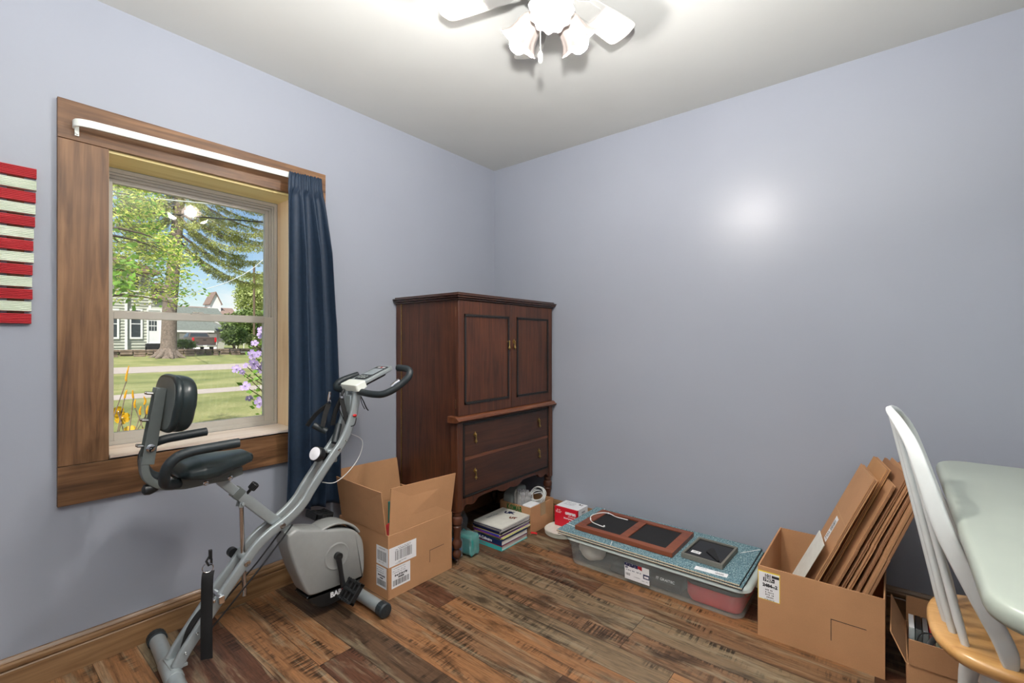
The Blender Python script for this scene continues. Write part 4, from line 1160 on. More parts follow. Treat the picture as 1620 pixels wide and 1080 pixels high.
# ================================================================== LARGE CARTON WITH FLATTENED BOXES
QX0, QX1, QY0, QY1, QH = 1.862, 2.262, -.512, -.024, .280
qb = thing('cardboard_box', 'large open cardboard box holding flattened boxes by the back wall', 'box', (2.06, -.27, 0), 'open cardboard boxes on the floor')
b = carton(qb, QX0, QY0, QX1, QY1, QH)
b.box((QX0, QY0 - .0001, QH), (QX0 + .006, QY1, QH + .001)); b.build('body', 'card', qb, bevel=.003, seg=3)
b = MB(); b.box((2.105, QY0 - .0006, .155), (2.107, QY0 + .0002, .075)); b.box((2.105, QY0 - .0006, .153), (2.210, QY0 + .0002, .155)); b.build('cut_line', 'ink', qb, smooth=0)
F = Fy(1.905, .196, QY0)
def FQ(dx, z): return Fy(1.902 + dx, z, QY0)
b = MB()
b.slab([FQ(0, .205) @ Vector(p) for p in ((-.0385, -.055, .0001), (.0385, -.055, .0001), (.0385, .058, .0001), (-.0385, .058, .0001))], .0004, 3)
b.slab([FQ(0, .205) @ Vector(p) for p in ((-.0365, -.053, .0005), (.0365, -.053, .0005), (.0365, .054, .0005), (-.0365, .054, .0005))], .0003, 0)
b.text('101', .016, frame(FQ(-.004, .247) @ Vector((0, 0, .0008)), (1, 0, 0), (0, 0, 1)), 1, bold=.0006)
b.slab([FQ(0, .247) @ Vector(p) for p in ((.010, -.005, .0009), (.036, -.005, .0009), (.036, .005, .0009), (.010, .005, .0009))], .0003, 1)
b.slab([FQ(0, .231) @ Vector(p) for p in ((-.020, -.007, .0009), (.020, -.007, .0009), (.020, .008, .0009), (-.020, .008, .0009))], .0003, 1)
b.text('1907-', .015, frame(FQ(-.001, .2315) @ Vector((0, 0, .0013)), (1, 0, 0), (0, 0, 1)), 0, bold=.0005)
b.text('2484--2', .0165, frame(FQ(.004, .209) @ Vector((0, 0, .0008)), (1, 0, 0), (0, 0, 1)), 1, bold=.0008)
for i, tx in enumerate(('SHIP TO', 'VISION', 'BIN 7A', '160584', 'ORDER 412')):
    greek(b, frame(FQ(.002, .192 - .0095 * i) @ Vector((0, 0, .0002)), (1, 0, 0), (0, 0, 1)), .028 if i < 4 else .034, .006, 1 if i < 4 else 2, 11 + i)
b.build('shipping_label', ['paper', 'ink', 'ink_g', 'yellow'], qb, smooth=0)
# flattened boxes leaning to the right: each has two plies, folded flap edges and a crease
def flatbox(name, lab, x0, lean, ln, y0, y1, th, z0=.012, seed=0, mt='card', notch=.0, plies=3, group='flattened boxes in the large carton', rot=15.0):
    rr = random.Random(seed)
    th0 = th
    t = thing(name, lab, 'flattened box' if name != 'cardboard_sheet' else 'cardboard sheet', (x0, (y0 + y1) / 2, z0), group)
    u = Vector((math.sin(R(lean)), 0, math.cos(R(lean)))); nrm = Vector((math.cos(R(lean)), 0, -math.sin(R(lean))))
    O = Vector((x0, 0, z0))
    cr, sr = math.cos(R(rot)), math.sin(R(rot))
    def pt(s, y, d):
        p = O + u * s + nrm * d; dx = p.x - x0; dy = y - y0
        return (x0 + dx * cr - dy * sr, y0 + dx * sr + dy * cr, p.z)
    pl = th0 / plies
    for k in range(plies):
        l2 = ln * (1 - (0.012 * rr.random())) ; ya = y0 + rr.uniform(0, .008); yb = y1 - rr.uniform(0, .01)
        d0 = k * pl; d1 = d0 + pl * .86
        c = .02 + notch * rr.random()
        poly = [(0, ya), (ln * .60, ya), (ln * .602, ya + .006), (l2, ya + c * .35), (l2, yb - .006), (ln * .62, yb), (0, yb)]
        b = MB(); n = len(poly)
        b.add([pt(s, y, d0) for s, y in poly] + [pt(s, y, d1) for s, y in poly], [tuple(range(n)), tuple(range(2 * n - 1, n - 1, -1))] + [(i, n + i, n + (i + 1) % n, (i + 1) % n) for i in range(n)])
        b.build('panel', mt if k % 2 == 0 else 'card_d', t, smooth=0, bevel=.0008, seg=1)
    b = MB()
    for s in (.40, .70):
        b.add([pt(ln * s, y0 + .012, -.0002), pt(ln * s, y1 - .014, -.0002), pt(ln * s + .0015, y1 - .014, -.0002), pt(ln * s + .0015, y0 + .012, -.0002)], [(0, 1, 2, 3)])
    if name == 'flattened_box': b.build('crease', 'card_e', t, smooth=0)
    return t, pt
_, pt = flatbox('flattened_box', 'foremost flattened brown box with a barcode sticker, leftmost in the large carton', 1.945, 24.0, .715, -.455, -.175, .014, .013, seed=1, rot=11)
F = frame(Vector(pt(.44, -.255, -.0001)), Vector(pt(1, 0, 0)) - Vector(pt(0, 0, 0)), (0, -1, 0))
F = frame(Vector(pt(.43, -.300, -.0006)), Vector(pt(1, 0, 0)) - Vector(pt(0, 0, 0)), Vector(pt(0, 1, 0)) - Vector(pt(0, 0, 0)))
b = MB(); b.slab([F @ Vector(p) for p in ((-.055, -.024, 0), (.055, -.024, 0), (.055, .024, 0), (-.055, .024, 0))], .0004, 0)
barcode(b, F @ Matrix.Translation((.018, 0, .0002)), .045, .034, 18, 2); greek(b, F @ Matrix.Translation((-.030, .006, .0)), .03, .012, 1, 5); greek(b, F @ Matrix.Translation((-.030, -.010, .0)), .03, .008, 1, 6)
b.build('sticker', ['paper', 'ink'], _, smooth=0)
flatbox('flattened_box', 'flattened box behind the foremost one, with its pale flap showing', 1.978, 23.5, .748, -.380, -.125, .014, .013, seed=2, mt='card_in', rot=11)
flatbox('flattened_box', 'narrow flattened box in the middle of the leaning row, third from the left', 2.012, 23.5, .700, -.455, -.125, .010, .013, seed=3, mt='card', rot=11)
flatbox('flattened_box', 'flattened box with curled corrugated edge, fourth from the left', 2.034, 23.5, .742, -.450, -.125, .010, .013, seed=4, mt='card_d', rot=12)
flatbox('flattened_box', 'flattened box with curled edge, fifth from the left in the large carton', 2.056, 23.0, .748, -.460, -.125, .010, .013, seed=5, mt='card', rot=11)
flatbox('flattened_box', 'dark-edged flattened box, second from the right in the large carton', 2.084, 22.0, .728, -.455, -.120, .010, .013, seed=6, mt='card_d', rot=9)
flatbox('flattened_box', 'thick flattened box leaning at the right end of the row, next to the white chair', 2.110, 21.0, .690, -.470, -.130, .022, .013, seed=7, mt='card', plies=2, rot=7)
ws, pw = flatbox('cardboard_sheet', 'white cardboard sheet leaning left of the flattened boxes in the large carton', 1.905, 25.0, .420, -.480, -.300, .004, .013, seed=8, mt='cover_white', plies=1, rot=11, group=None)

# ================================================================== SMALL CARTON UNDER THE CHAIR
ZX0, ZX1, ZY0, ZY1, ZH = 2.318, 2.60, -.575, -.265, .118
zb = thing('cardboard_box', 'cardboard box of cassettes and headphones on the floor behind the white chair', 'box', (2.46, -.42, 0))
carton(zb, ZX0, ZY0, ZX1, ZY1, ZH, .004).build('body', 'card', zb, bevel=.0015)
flap(zb, [(ZX0 + .004, ZY0, ZH + .0005), (ZX1 - .004, ZY0, ZH + .0005), (ZX1 - .004, ZY0 - .004, ZH + .085), (ZX0 + .004, ZY0 - .004, ZH + .085)], .0035)
flap(zb, [(ZX0, ZY0 + .004, ZH + .0005), (ZX0, ZY1 - .004, ZH + .0005), (ZX0 - .038, ZY1 - .01, ZH + .088), (ZX0 - .040, ZY0 + .03, ZH + .075)], -.0035)
flap(zb, [(ZX0 + .004, ZY1, ZH + .0005), (ZX1 - .004, ZY1, ZH + .0005), (ZX1 - .004, ZY1 + .004, ZH + .092), (ZX0 + .004, ZY1 + .004, ZH + .092)], -.0035)
cs = [('cassette_case', 'clear cassette case at the left end of the row in the small box', 'paper', .015), ('cassette_case', 'black cassette case, second from the left in the small box', 'black', .016), ('cassette_case', 'dark cassette case, third from the left in the small box', 'cover_grey', .014),
      ('cassette_case', 'red cassette case in the small box behind the chair', 'cover_red', .013), ('cassette_case', 'tan cassette case right of the red one in the small box', 'cover_tan', .012), ('cassette_case', 'dark green cassette case right of the tan one in the small box', 'cover_green', .014),
      ('cassette_case', 'black cassette case at the right end of the row in the small box', 'cover_black', .014)]
x = ZX0 + .010
for nm, lb, mt, wd in cs:
    t = thing(nm, lb, 'cassette case', (x, -.36, .005), 'cassettes in the small box')
    b = MB(); b.box((x, -.385, .0045), (x + wd, -.275, .150)); b.build('insert', mt, t, bevel=.0008)
    b = MB(); b.box((x - .0008, -.3875, .0045), (x + wd + .0008, -.3855, .152)); b.build('case', 'film', t, smooth=0)
    x += wd + .0035
hp = thing('headphones', 'black headphones lying on top of the box under the chair', 'headphones', (2.47, -.48, .06))
b = MB(); b.tube(smooth_path([(2.375, -.47, .10), (2.37, -.50, .145), (2.40, -.47, .185), (2.46, -.44, .195), (2.52, -.45, .18), (2.55, -.49, .14), (2.545, -.48, .10)]), .008, n=8, sec=rsec(1, .5), side=None); b.build('headband', 'black', hp)
for c in ((2.385, -.50, .09), (2.53, -.50, .09)):
    b = MB(); b.ball(c, (.045, .030, .042), n=20, k=12); b.build('ear_cup', 'vinyl_b', hp)
b = MB(); b.tube(smooth_path([(2.37, -.53, .10), (2.345, -.50, .13), (2.36, -.44, .165), (2.42, -.42, .16), (2.48, -.52, .15), (2.55, -.54, .13)]), .0022, n=6); b.build('cord', 'black', hp)

# ================================================================== TABLE
tb = thing('table', 'pale painted dining table with rounded corners in front of the white chair', 'table', (2.78, -.93, 0))
def top_poly(o): return rr2(2.399 + o, -1.545 + o, 3.18 - o, -.318 - o, .085 - o, 10)
b = MB(); shell(b, [(top_poly(.012), .719), (top_poly(.004), .722), (top_poly(.0), .729), (top_poly(.0), .745), (top_poly(.004), .754), (top_poly(.010), .7585), (top_poly(.020), .760)], 0, True, True)
b.build('tabletop', 'table', tb, smooth=40)
b = MB(); 
for a in ((2.50, -1.43, 3.07, -1.41), (2.50, -.45, 3.07, -.43), (2.50, -1.41, 2.52, -.45), (3.05, -1.41, 3.07, -.45)): b.box((a[0], a[1], .635), (a[2], a[3], .7185))
b.build('apron', 'chair_w', tb)
tl = [(.018, 0), (.020, .01), (.024, .05), (.020, .09), (.026, .11), (.020, .13), (.030, .3), (.034, .42), (.024, .46), (.036, .48), (.024, .50), (.036, .53), (.036, .718)]
for x in (2.535, 3.035):
    for y in (-1.395, -.465):
        b = MB(); b.lathe(tl, (x, y, 0), n=24); b.build('leg', 'chair_w', tb)

# ================================================================== WINDSOR CHAIR
chx, chy, SZ = 2.575, -.888, .441
wc = thing('windsor_chair', 'white bow-back spindle chair with honey wood seat drawn up to the table', 'chair', (chx, chy, 0))
def seatp(o):
    pts = []
    # back arc bulging to -x, front broad
    prof_ = [(-.222, 0), (-.220, .05), (-.212, .10), (-.193, .145), (-.160, .178), (-.11, .196), (-.05, .208), (.02, .216), (.09, .220), (.15, .214), (.19, .19), (.205, .14), (.210, .07), (.212, 0)]
    pts = prof_ + [(x, -y) for x, y in prof_[-2:0:-1]]
    sp = smooth_path([(x, y, 0) for x, y in pts] + [(pts[0][0], pts[0][1], 0)], 3)[:-1]
    out = []
    for p in sp:
        r = Vector((p.x, p.y)); l = r.length
        out.append((chx + p.x * (1 - o / l), chy + p.y * (1 - o / l)))
    return out
b = MB(); shell(b, [(seatp(.030), SZ - .036), (seatp(.012), SZ - .034), (seatp(.003), SZ - .024), (seatp(.0), SZ - .012), (seatp(.004), SZ - .003), (seatp(.014), SZ + .0), (seatp(.05), SZ - .001), (seatp(.085), SZ - .008), (seatp(.13), SZ - .011)], 0, True, True)
b.build('seat', 'seat', wc, smooth=50)
bow = [(-.088, -.172, .0), (-.098, -.180, .05), (-.142, -.190, .15), (-.197, -.188, .28), (-.228, -.176, .385), (-.254, -.150, .470), (-.281, -.105, .522), (-.296, -.05, .541), (-.300, 0, .545)]
bowf = [Vector((chx + x, chy + y, SZ + z)) for x, y, z in bow]
bowf = bowf + [Vector((p.x, 2 * chy - p.y, p.z)) for p in bowf[-2::-1]]
bp = smooth_path(bowf, 6)
b = MB()
n_ = len(bp)
sec = rsec(1, 1, .5, 3)
vs = []
def bow_frame(i):
    a = bp[max(i - 1, 0)]; c = bp[min(i + 1, n_ - 1)]; t = (c - a).normalized()
    cen = Vector((chx - .16, chy, SZ + .26))
    out_ = (bp[i] - cen); out_ = (out_ - t * out_.dot(t)).normalized()
    fw = t.cross(out_).normalized()
    return t, out_, fw
for i in range(n_):
    t, out_, fw = bow_frame(i)
    u_ = abs(i / (n_ - 1) - .5) * 2            # 1 at the seat, 0 at the crown
    wfore = .0078 + .0107 * min(1, u_ / .6); thk = .0080 + .0020 * u_
    if u_ > .9: wfore *= (1 - (u_ - .9) * 3.2)
    for a_, b_ in sec: vs.append(tuple(bp[i] + out_ * (a_ * thk) + fw * (b_ * wfore)))
m_ = len(sec)
fs = [(i * m_ + j, i * m_ + (j + 1) % m_, (i + 1) * m_ + (j + 1) % m_, (i + 1) * m_ + j) for i in range(n_ - 1) for j in range(m_)]
fs += [tuple(range(m_ - 1, -1, -1)), tuple((n_ - 1) * m_ + j for j in range(m_))]
b.add(vs, fs); b.build('bow', 'chair_w', wc, smooth=50)
for k in range(6):
    yo = (-.125 + .05 * k)
    xb = -.185 + .55 * yo * yo * 2.0 + (abs(yo) / .125) ** 2 * .012
    base = Vector((chx + xb, chy + yo, SZ - .008))
    # where the bow has this sideways offset near the crown
    ty = yo * 1.02
    best = min((p for p in bp if p.z > SZ + .3), key=lambda p: abs(p.y - (chy + ty)))
    top = best + Vector((0, 0, -.006))
    b = MB(); P_ = [base.lerp(top, s) for s in (0, .12, .3, .6, 1)]
    b.tube(P_, [.0075, .0098, .0085, .0068, .0055], n=12)
    b.build('spindle', 'chair_w', wc)
lp = [(.010, 0), (.012, .01), (.016, .06), (.020, .12), (.014, .17), (.0185, .18), (.0185, .19), (.015, .20), (.022, .25), (.026, .30), (.018, .335), (.024, .345), (.024, .352), (.020, .36), (.027, .375), (.026, .40), (.018, .43)]
for (tx, ty, bx_, by_) in ((-.10, -.115, -.165, -.165), (-.10, .115, -.165, .165), (.13, -.14, .17, -.18), (.13, .14, .17, .18)):
    a = Vector((chx + bx_, chy + by_, .0)); c = Vector((chx + tx, chy + ty, SZ - .033)); ln = (c - a).length
    b = MB(); b.lathe([(r, h * ln / .43) for r, h in lp], a, c - a, n=24); b.build('leg', 'chair_w', wc)
b = MB(); b.tube([(chx - .145, chy - .145, .15), (chx, chy - .16, .155), (chx + .155, chy - .165, .16)], [.008, .012, .008]); b.build('stretcher', 'chair_w', wc)
b = MB(); b.tube([(chx - .145, chy + .145, .15), (chx, chy + .16, .155), (chx + .155, chy + .165, .16)], [.008, .012, .008]); b.build('stretcher', 'chair_w', wc)
b = MB(); b.tube([(chx, chy - .16, .156), (chx, chy, .157), (chx, chy + .16, .156)], [.007, .011, .007]); b.build('stretcher', 'chair_w', wc)

# ================================================================== EXERCISE BIKE
bk = thing('exercise_bike', 'silver folding exercise bike with black seat, backrest and console in front of the window', 'exercise bike', (.34, -1.73, 0))
XC = .338
curve = [(-2.075, .058), (-2.04, .112), (-1.95, .228), (-1.87, .322), (-1.838, .360), (-1.805, .393), (-1.765, .420), (-1.71, .446), (-1.665, .474), (-1.625, .510), (-1.595, .552), (-1.54, .622), (-1.49, .682), (-1.452, .728), (-1.42, .785), (-1.398, .845), (-1.386, .90), (-1.377, .945)]
for x in (.306, .371):
    b = MB(); b.tube(smooth_path([(x, y, z) for y, z in curve], 4), 1.0, side=(1, 0, 0), sec=rsec(.0105, .019, .7, 3))
    b.build('frame_tube', 'bike', bk, smooth=50)
# sleeve where the upper stem meets the lower frame, cross plates
b = MB(); b.box((.318, -1.515, .640), (.359, -1.468, .700)); b.build('cross_plate', 'bike', bk, bevel=.004); b = MB(); b.box((.318, -1.405, .842), (.359, -1.376, .93)); b.build('cross_plate', 'bike', bk, bevel=.004)
def stab(name, y0, y1, xa, xb, r, jy, zc=.032):
    a = Vector((xa, y0, zc)); c = Vector((xb, y1, zc))
    b = MB(); b.cyl(a, c, r, 28); o = b.build(name, 'bike', bk)
    d = (c - a).normalized()
    for p, s in ((a, -1), (c, 1)):
        b = MB(); q = p + d * s * -.028
        n = 36
        vs = []
        b.lathe([(r + .001, 0), (r + .0045, .002), (r + .0045, .034), (r + .001, .040), (r - .006, .042), (.008, .041), (.0, .043)], q, d * s, 36, 0, lambda an, h: 1 + (.035 if int(an / (2 * math.pi) * 36 + .5) % 2 == 0 and h < .035 and h > .001 else 0))
        b.build('end_cap', 'foam', o, smooth=30)
    return o
stab('rear_stabilizer', -2.062, -2.105, .075, .600, .0265, 0)
stab('front_stabilizer', -1.382, -1.392, .085, .602, .0255, 0)
b = MB(); b.lathe([(.0275, 0), (.0285, .002), (.0285, .128), (.0275, .13)], (.275, -2.0785, .032), (1, -.082, 0), 28)
b.box((.296, -2.095, .052), (.381, -2.045, .062))
b.build('stabilizer_bracket', 'bike', bk, bevel=.001)
# seat arm: square tube from the flywheel housing up to the saddle
arm_p = [(-1.628, .350), (-1.705, .425), (-1.752, .470), (-1.865, .592)]
b = MB(); b.tube([(XC, y, z) for y, z in arm_p], 1, side=(1, 0, 0), sec=rsec(.0195, .0195, .25, 2)); b.build('seat_arm', 'bike', bk, smooth=40)
b = MB(); b.tube([(XC, -1.862, .588), (XC, -1.880, .608)], 1, side=(1, 0, 0), sec=rsec(.0215, .0215, .25, 2)); b.build('collar', 'bike_d', bk, smooth=40)
b = MB(); b.tube([(XC, -1.880, .606), (XC, -1.925, .655), (XC, -1.935, .668)], 1, side=(1, 0, 0), sec=rsec(.0165, .0165, .25, 2)); b.build('seat_post', 'bike', bk, smooth=40)
# height knob on the arm
kd = Vector((.35, .55, .75)).normalized()
kb = Vector((XC + .014, -1.842, .592))
b = MB(); b.cyl(kb, kb + kd * .022, .006, 12); b.lathe([(.010, .020), (.014, .022), (.0145, .045), (.012, .047), (.0, .047)], kb, kd, 28, 0, lambda a, h: 1 + .06 * math.cos(14 * a)); b.build('height_knob', 'black', bk)
# folding rod
b = MB(); b.cyl((XC, -1.858, .548), (XC, -1.846, .196), .0085, 20); b.build('folding_rod', 'chrome', bk)
b = MB(); b.cyl((XC - .02, -1.858, .556), (XC + .024, -1.858, .556), .006, 12); b.prism([(-1.872, .545), (-1.858, .541), (-1.845, .55), (-1.835, .585), (-1.858, .60)], 'x', XC + .012, XC + .016); b.prism([(-1.872, .545), (-1.858, .541), (-1.845, .55), (-1.835, .585), (-1.858, .60)], 'x', XC - .016, XC - .012)
b.build('rod_bracket', 'bike', bk, bevel=.001)
b = MB(); b.lathe([(.0135, -.035), (.0135, .035)], (XC - .002, -1.853, .352), (1, 0, 0), 18); b.build('rod_sleeve', 'bike', bk)
b = MB(); b.cyl((.270, -1.868, .355), (.296, -1.868, .355), .018, 20); b.build('lock_knob', 'black', bk)
for (x, y, z, r) in ((.3815, -1.720, .438, .0115), (.3815, -1.853, .336, .0115), (.3815, -2.018, .150, .005), (.3815, -2.052, .098, .004), (.3815, -1.474, .700, .006), (.3815, -1.44, .735, .004)):
    b = MB(); b.lathe([(r, 0), (r, .003), (r * .7, .004), (r * .7, .006), (r * .3, .0045), (0, .0045)], (x, y, z), (1, 0, 0), 16); b.build('bolt', 'steel', bk)
# saddle
def saddle(u, v):
    s = u                                    # 0 tail .. 1 nose
    y = -2.078 + .252 * s
    wd = lerp_tab([(0, .070), (.08, .105), (.25, .122), (.45, .112), (.65, .082), (.85, .064), (.95, .054), (1, .030)], s)
    zt = lerp_tab([(0, .734), (.07, .756), (.25, .768), (.5, .765), (.7, .762), (.9, .761), (1, .746)], s)
    zb_ = lerp_tab([(0, .714), (.1, .702), (.3, .695), (.6, .699), (.8, .708), (1, .720)], s)
    a = v * 2 * math.pi
    c, sn = math.cos(a), math.sin(a)
    x = wd * math.copysign(abs(c) ** .7, c)
    h = (zt - zb_) / 2
    z = (zt + zb_) / 2 + h * math.copysign(abs(sn) ** .6, sn) - (.010 * (abs(x) / .12) ** 2)
    return (XC + x, y, z)
b = MB(); b.grid(saddle, 40, 40)
for uu in (0, 40): b.f.append(tuple(uu * 41 + j for j in range(40))); b.m.append(0)
b.build('saddle', 'vinyl_b', bk, smooth=70)
b = MB(); b.prism([(-2.075, .665), (-2.045, .660), (-1.91, .660), (-1.86, .672), (-1.86, .700), (-2.08, .700)], 'x', XC - .024, XC + .024); b.build('saddle_bracket', 'bike_d', bk, bevel=.003)
for y in (-1.985, -1.905):
    b = MB(); b.lathe([(.009, 0), (.009, .003), (.006, .005), (0, .004)], (XC + .0245, y, .668), (1, 0, 0), 16); b.build('bolt', 'chrome', bk)
b = MB(); b.cyl((XC, -2.075, .680), (XC, -2.125, .681), .006, 12); b.build('lever_rod', 'bike', bk)
b = MB(); b.lathe([(.007, 0), (.010, .006), (.016, .018), (.0195, .030), (.017, .043), (.008, .049), (0, .050)], (XC, -2.115, .681), (0, -1, -.02), 20); b.build('lever_ball', 'black', bk)
# backrest carrier: curved tail plate and slotted channel
b = MB(); b.tube(smooth_path([(XC, -2.05, .674), (XC, -2.10, .680), (XC, -2.142, .708), (XC, -2.158, .745), (XC, -2.157, .79)], 6), 1, side=(1, 0, 0), sec=rsec(.019, .012, .4, 2)); b.build('tail_tube', 'bike_d', bk, smooth=40)
def chan(b, y0, z0, y1, z1, w_, dpt):
    d = Vector((0, y1 - y0, z1 - z0)).normalized(); nb = Vector((0, -d.z, d.y))
    for xx, q in ((XC - w_, .003), (XC + w_ - .003, .003)):
        a = Vector((xx, y0, z0)); c = Vector((xx, y1, z1))
        b.slab([a, a + nb * dpt, c + nb * dpt, c], .003 if True else 0)
    a = Vector((XC - w_, y0, z0)); c = Vector((XC - w_, y1, z1)); e = Vector((2 * w_, 0, 0))
    b.slab([a, a + e, c + e, c], .003)
b = MB()
d = Vector((0, .035, .249)).normalized(); nb = Vector((0, -d.z, d.y))
O = Vector((XC, -2.135, .765))
def bp_(x, s, t): return tuple(O + Vector((x, 0, 0)) + d * s + nb * t)
Lc = .255
for xx in (-.021, .018):
    b.add([bp_(xx, 0, 0), bp_(xx + .003, 0, 0), bp_(xx + .003, Lc, 0), bp_(xx, Lc, 0), bp_(xx, 0, .036), bp_(xx + .003, 0, .036), bp_(xx + .003, Lc, .030), bp_(xx, Lc, .030)],
          [(0, 3, 2, 1), (4, 5, 6, 7), (0, 1, 5, 4), (1, 2, 6, 5), (2, 3, 7, 6), (3, 0, 4, 7)])
b.add([bp_(-.018, 0, 0), bp_(.018, 0, 0), bp_(.018, Lc, 0), bp_(-.018, Lc, 0), bp_(-.018, 0, .003), bp_(.018, 0, .003), bp_(.018, Lc, .003), bp_(-.018, Lc, .003)],
      [(0, 3, 2, 1), (4, 5, 6, 7), (0, 1, 5, 4), (1, 2, 6, 5), (2, 3, 7, 6), (3, 0, 4, 7)])
b.build('backrest_channel', 'bike_d', bk, smooth=0, bevel=.001)
for s in (.06, .145, .235):
    b = MB(); b.cyl(bp_(-.01, s, .034), bp_(-.01, s, .052), .005, 10); b.cyl(bp_(.008, s, .034), bp_(.008, s, .052), .005, 10); b.build('slot_bolt', 'steel', bk)
b = MB(); b.lathe([(.013, 0), (.013, .003), (.008, .005), (0, .004)], bp_(.0215, .055, .018), (1, 0, 0), 20); b.build('bolt', 'chrome', bk)
# backrest pad: board and cushion, D-shaped
O2 = Vector((XC, -2.103, .967)); d2 = Vector((0, .10, 1)).normalized(); f2 = Vector((0, 1, -.10)).normalized()
def padout(sc, k=36):
    out = []
    for i in range(k):
        a = 2 * math.pi * i / k
        c, s = math.cos(a), math.sin(a)
        x = .128 * sc * math.copysign(abs(c) ** .62, c); z = .098 * sc * math.copysign(abs(s) ** .72, s)
        if z < 0: x *= .92
        out.append((x, z))
    return out
def padring(sc, off): return [tuple(O2 + Vector((x, 0, 0)) + d2 * z + f2 * off) for x, z in padout(sc)]
def padmesh(layers):
    b = MB(); vs = []; k = 36
    for sc, off in layers: vs += padring(sc, off)
    fs = [(i * k + j, i * k + (j + 1) % k, (i + 1) * k + (j + 1) % k, (i + 1) * k + j) for i in range(len(layers) - 1) for j in range(k)]
    fs += [tuple(range(k - 1, -1, -1)), tuple((len(layers) - 1) * k + j for j in range(k))]
    b.add(vs, fs); return b
padmesh([(.97, 0), (1.0, .004), (1.02, .010), (.99, .018), (.965, .0205), (.985, .024), (.995, .034), (.98, .047), (.93, .058), (.83, .066), (.68, .070), (.4, .072)]).build('backrest_pad', 'vinyl_b', bk, smooth=50)
padmesh([(.9, -.0015), (.9, -.0002)]).build('backrest_board', 'bike_d', bk, smooth=30)
# side grips
for s in (1, -1):
    gp = [(XC + s * .045, -2.075, .690), (XC + s * .085, -2.118, .706), (XC + s * .120, -2.132, .735), (XC + s * .138, -2.128, .775), (XC + s * .145, -2.105, .802), (XC + s * .150, -2.065, .815), (XC + s * .155, -2.00, .819), (XC + s * .160, -1.925, .822)]
    b = MB(); b.tube(smooth_path(gp, 6), .0160, n=20); g = b.build('side_grip', 'foam', bk, smooth=50)
    b = MB(); b.cyl((XC + s * .018, -2.068, .690), (XC + s * .058, -2.088, .693), .0135, 20); b.build('grip_tube', 'chrome', bk)
# flywheel housing
hp_ = [(-1.705, .398), (-1.672, .412), (-1.640, .400), (-1.600, .388), (-1.55, .372), (-1.50, .358), (-1.45, .344), (-1.41, .326), (-1.376, .290), (-1.362, .255), (-1.356, .20), (-1.356, .14), (-1.362, .105), (-1.385, .078)]
hbot = [(-1.385, .078), (-1.425, .058), (-1.53, .050), (-1.580, .062), (-1.605, .092), (-1.625, .125)]
hl = [(-1.625, .125), (-1.650, .180), (-1.672, .235), (-1.692, .30), (-1.707, .36)]
upper = hp_[:-1] + [(-1.362, .105), (-1.375, .100), (-1.45, .102), (-1.55, .108), (-1.60, .112)] + hl
lower = [(-1.364, .104), (-1.375, .086), (-1.385, .070), (-1.425, .046), (-1.50, .036), (-1.56, .042), (-1.60, .070), (-1.628, .112), (-1.60, .110), (-1.45, .100)]
def rounded_prism(poly, xa, xb, r, mat, name, par):
    sp = smooth_path([(0, y, z) for y, z in poly] + [(0,) + poly[0]], 3)[:-1]
    cy = sum(p.y for p in sp) / len(sp); cz = sum(p.z for p in sp) / len(sp)
    def ins(o): 
        out = []
        n = len(sp)
        for i, p in enumerate(sp):
            t = (sp[(i + 1) % n] - sp[i - 1]); t = Vector((t.y, t.z)).normalized()
            nx = Vector((t.y, -t.x))
            if nx.dot(Vector((p.y - cy, p.z - cz))) < 0: nx = -nx
            out.append((p.y - nx.x * o, p.z - nx.y * o))
        return out
    b = MB(); L_ = [(ins(r), xa), (ins(r * .3), xa + r * .3), (ins(0), xa + r), (ins(0), xb - r), (ins(r * .3), xb - r * .3), (ins(r), xb)]
    n = len(sp); vs = []
    for pts, x in L_: vs += [(x, y, z) for y, z in pts]
    fs = [(i * n + j, i * n + (j + 1) % n, (i + 1) * n + (j + 1) % n, (i + 1) * n + j) for i in range(5) for j in range(n)]
    fs += [tuple(range(n - 1, -1, -1)), tuple(5 * n + j for j in range(n))]
    b.add(vs, fs); return b.build(name, mat, par, smooth=50)
hs = rounded_prism(upper, .288, .400, .010, 'bike_p', 'flywheel_housing', bk)
rounded_prism(lower, .292, .397, .008, 'black', 'housing_base', bk)
b = MB(); b.text('BAR', .030, frame((.3978, -1.497, .079), (0, 1, 0), (0, 0, 1)), 0, bold=.0012); b.text('W', .030, frame((.3978, -1.4545, .079), (0, 1, 0), (0, 0, 1)), 1, bold=.0012); b.text('ING', .030, frame((.3978, -1.416, .079), (0, 1, 0), (0, 0, 1)), 0, bold=.0012)
b.build('lettering', ['paper', 'red'], hs, smooth=0)
# flywheel with a guard rising above the housing
b = MB(); b.lathe([(.0, -.012), (.110, -.012), (.116, -.006), (.116, .006), (.110, .012), (.0, .012)], (.344, -1.505, .244), (1, 0, 0), 64); b.build('flywheel', 'bike_d', bk)
b = MB()
arc = [(.344, -1.505 + .140 * math.cos(R(a)), .244 + .128 * math.sin(R(a)) + .006) for a in range(26, 150, 6)]
b.tube(arc, 1, side=(1, 0, 0), sec=rsec(.050, .005, .8, 2)); b.build('flywheel_guard', 'bike_p', bk, smooth=50)
b = MB(); b.lathe([(.058, -.001), (.058, .0015), (.053, .0035), (.050, .002), (.030, .0025), (.0, .003)], (.4002, -1.495, .240), (1, 0, 0), 48); b.build('crank_cover', 'bike_p', hs)
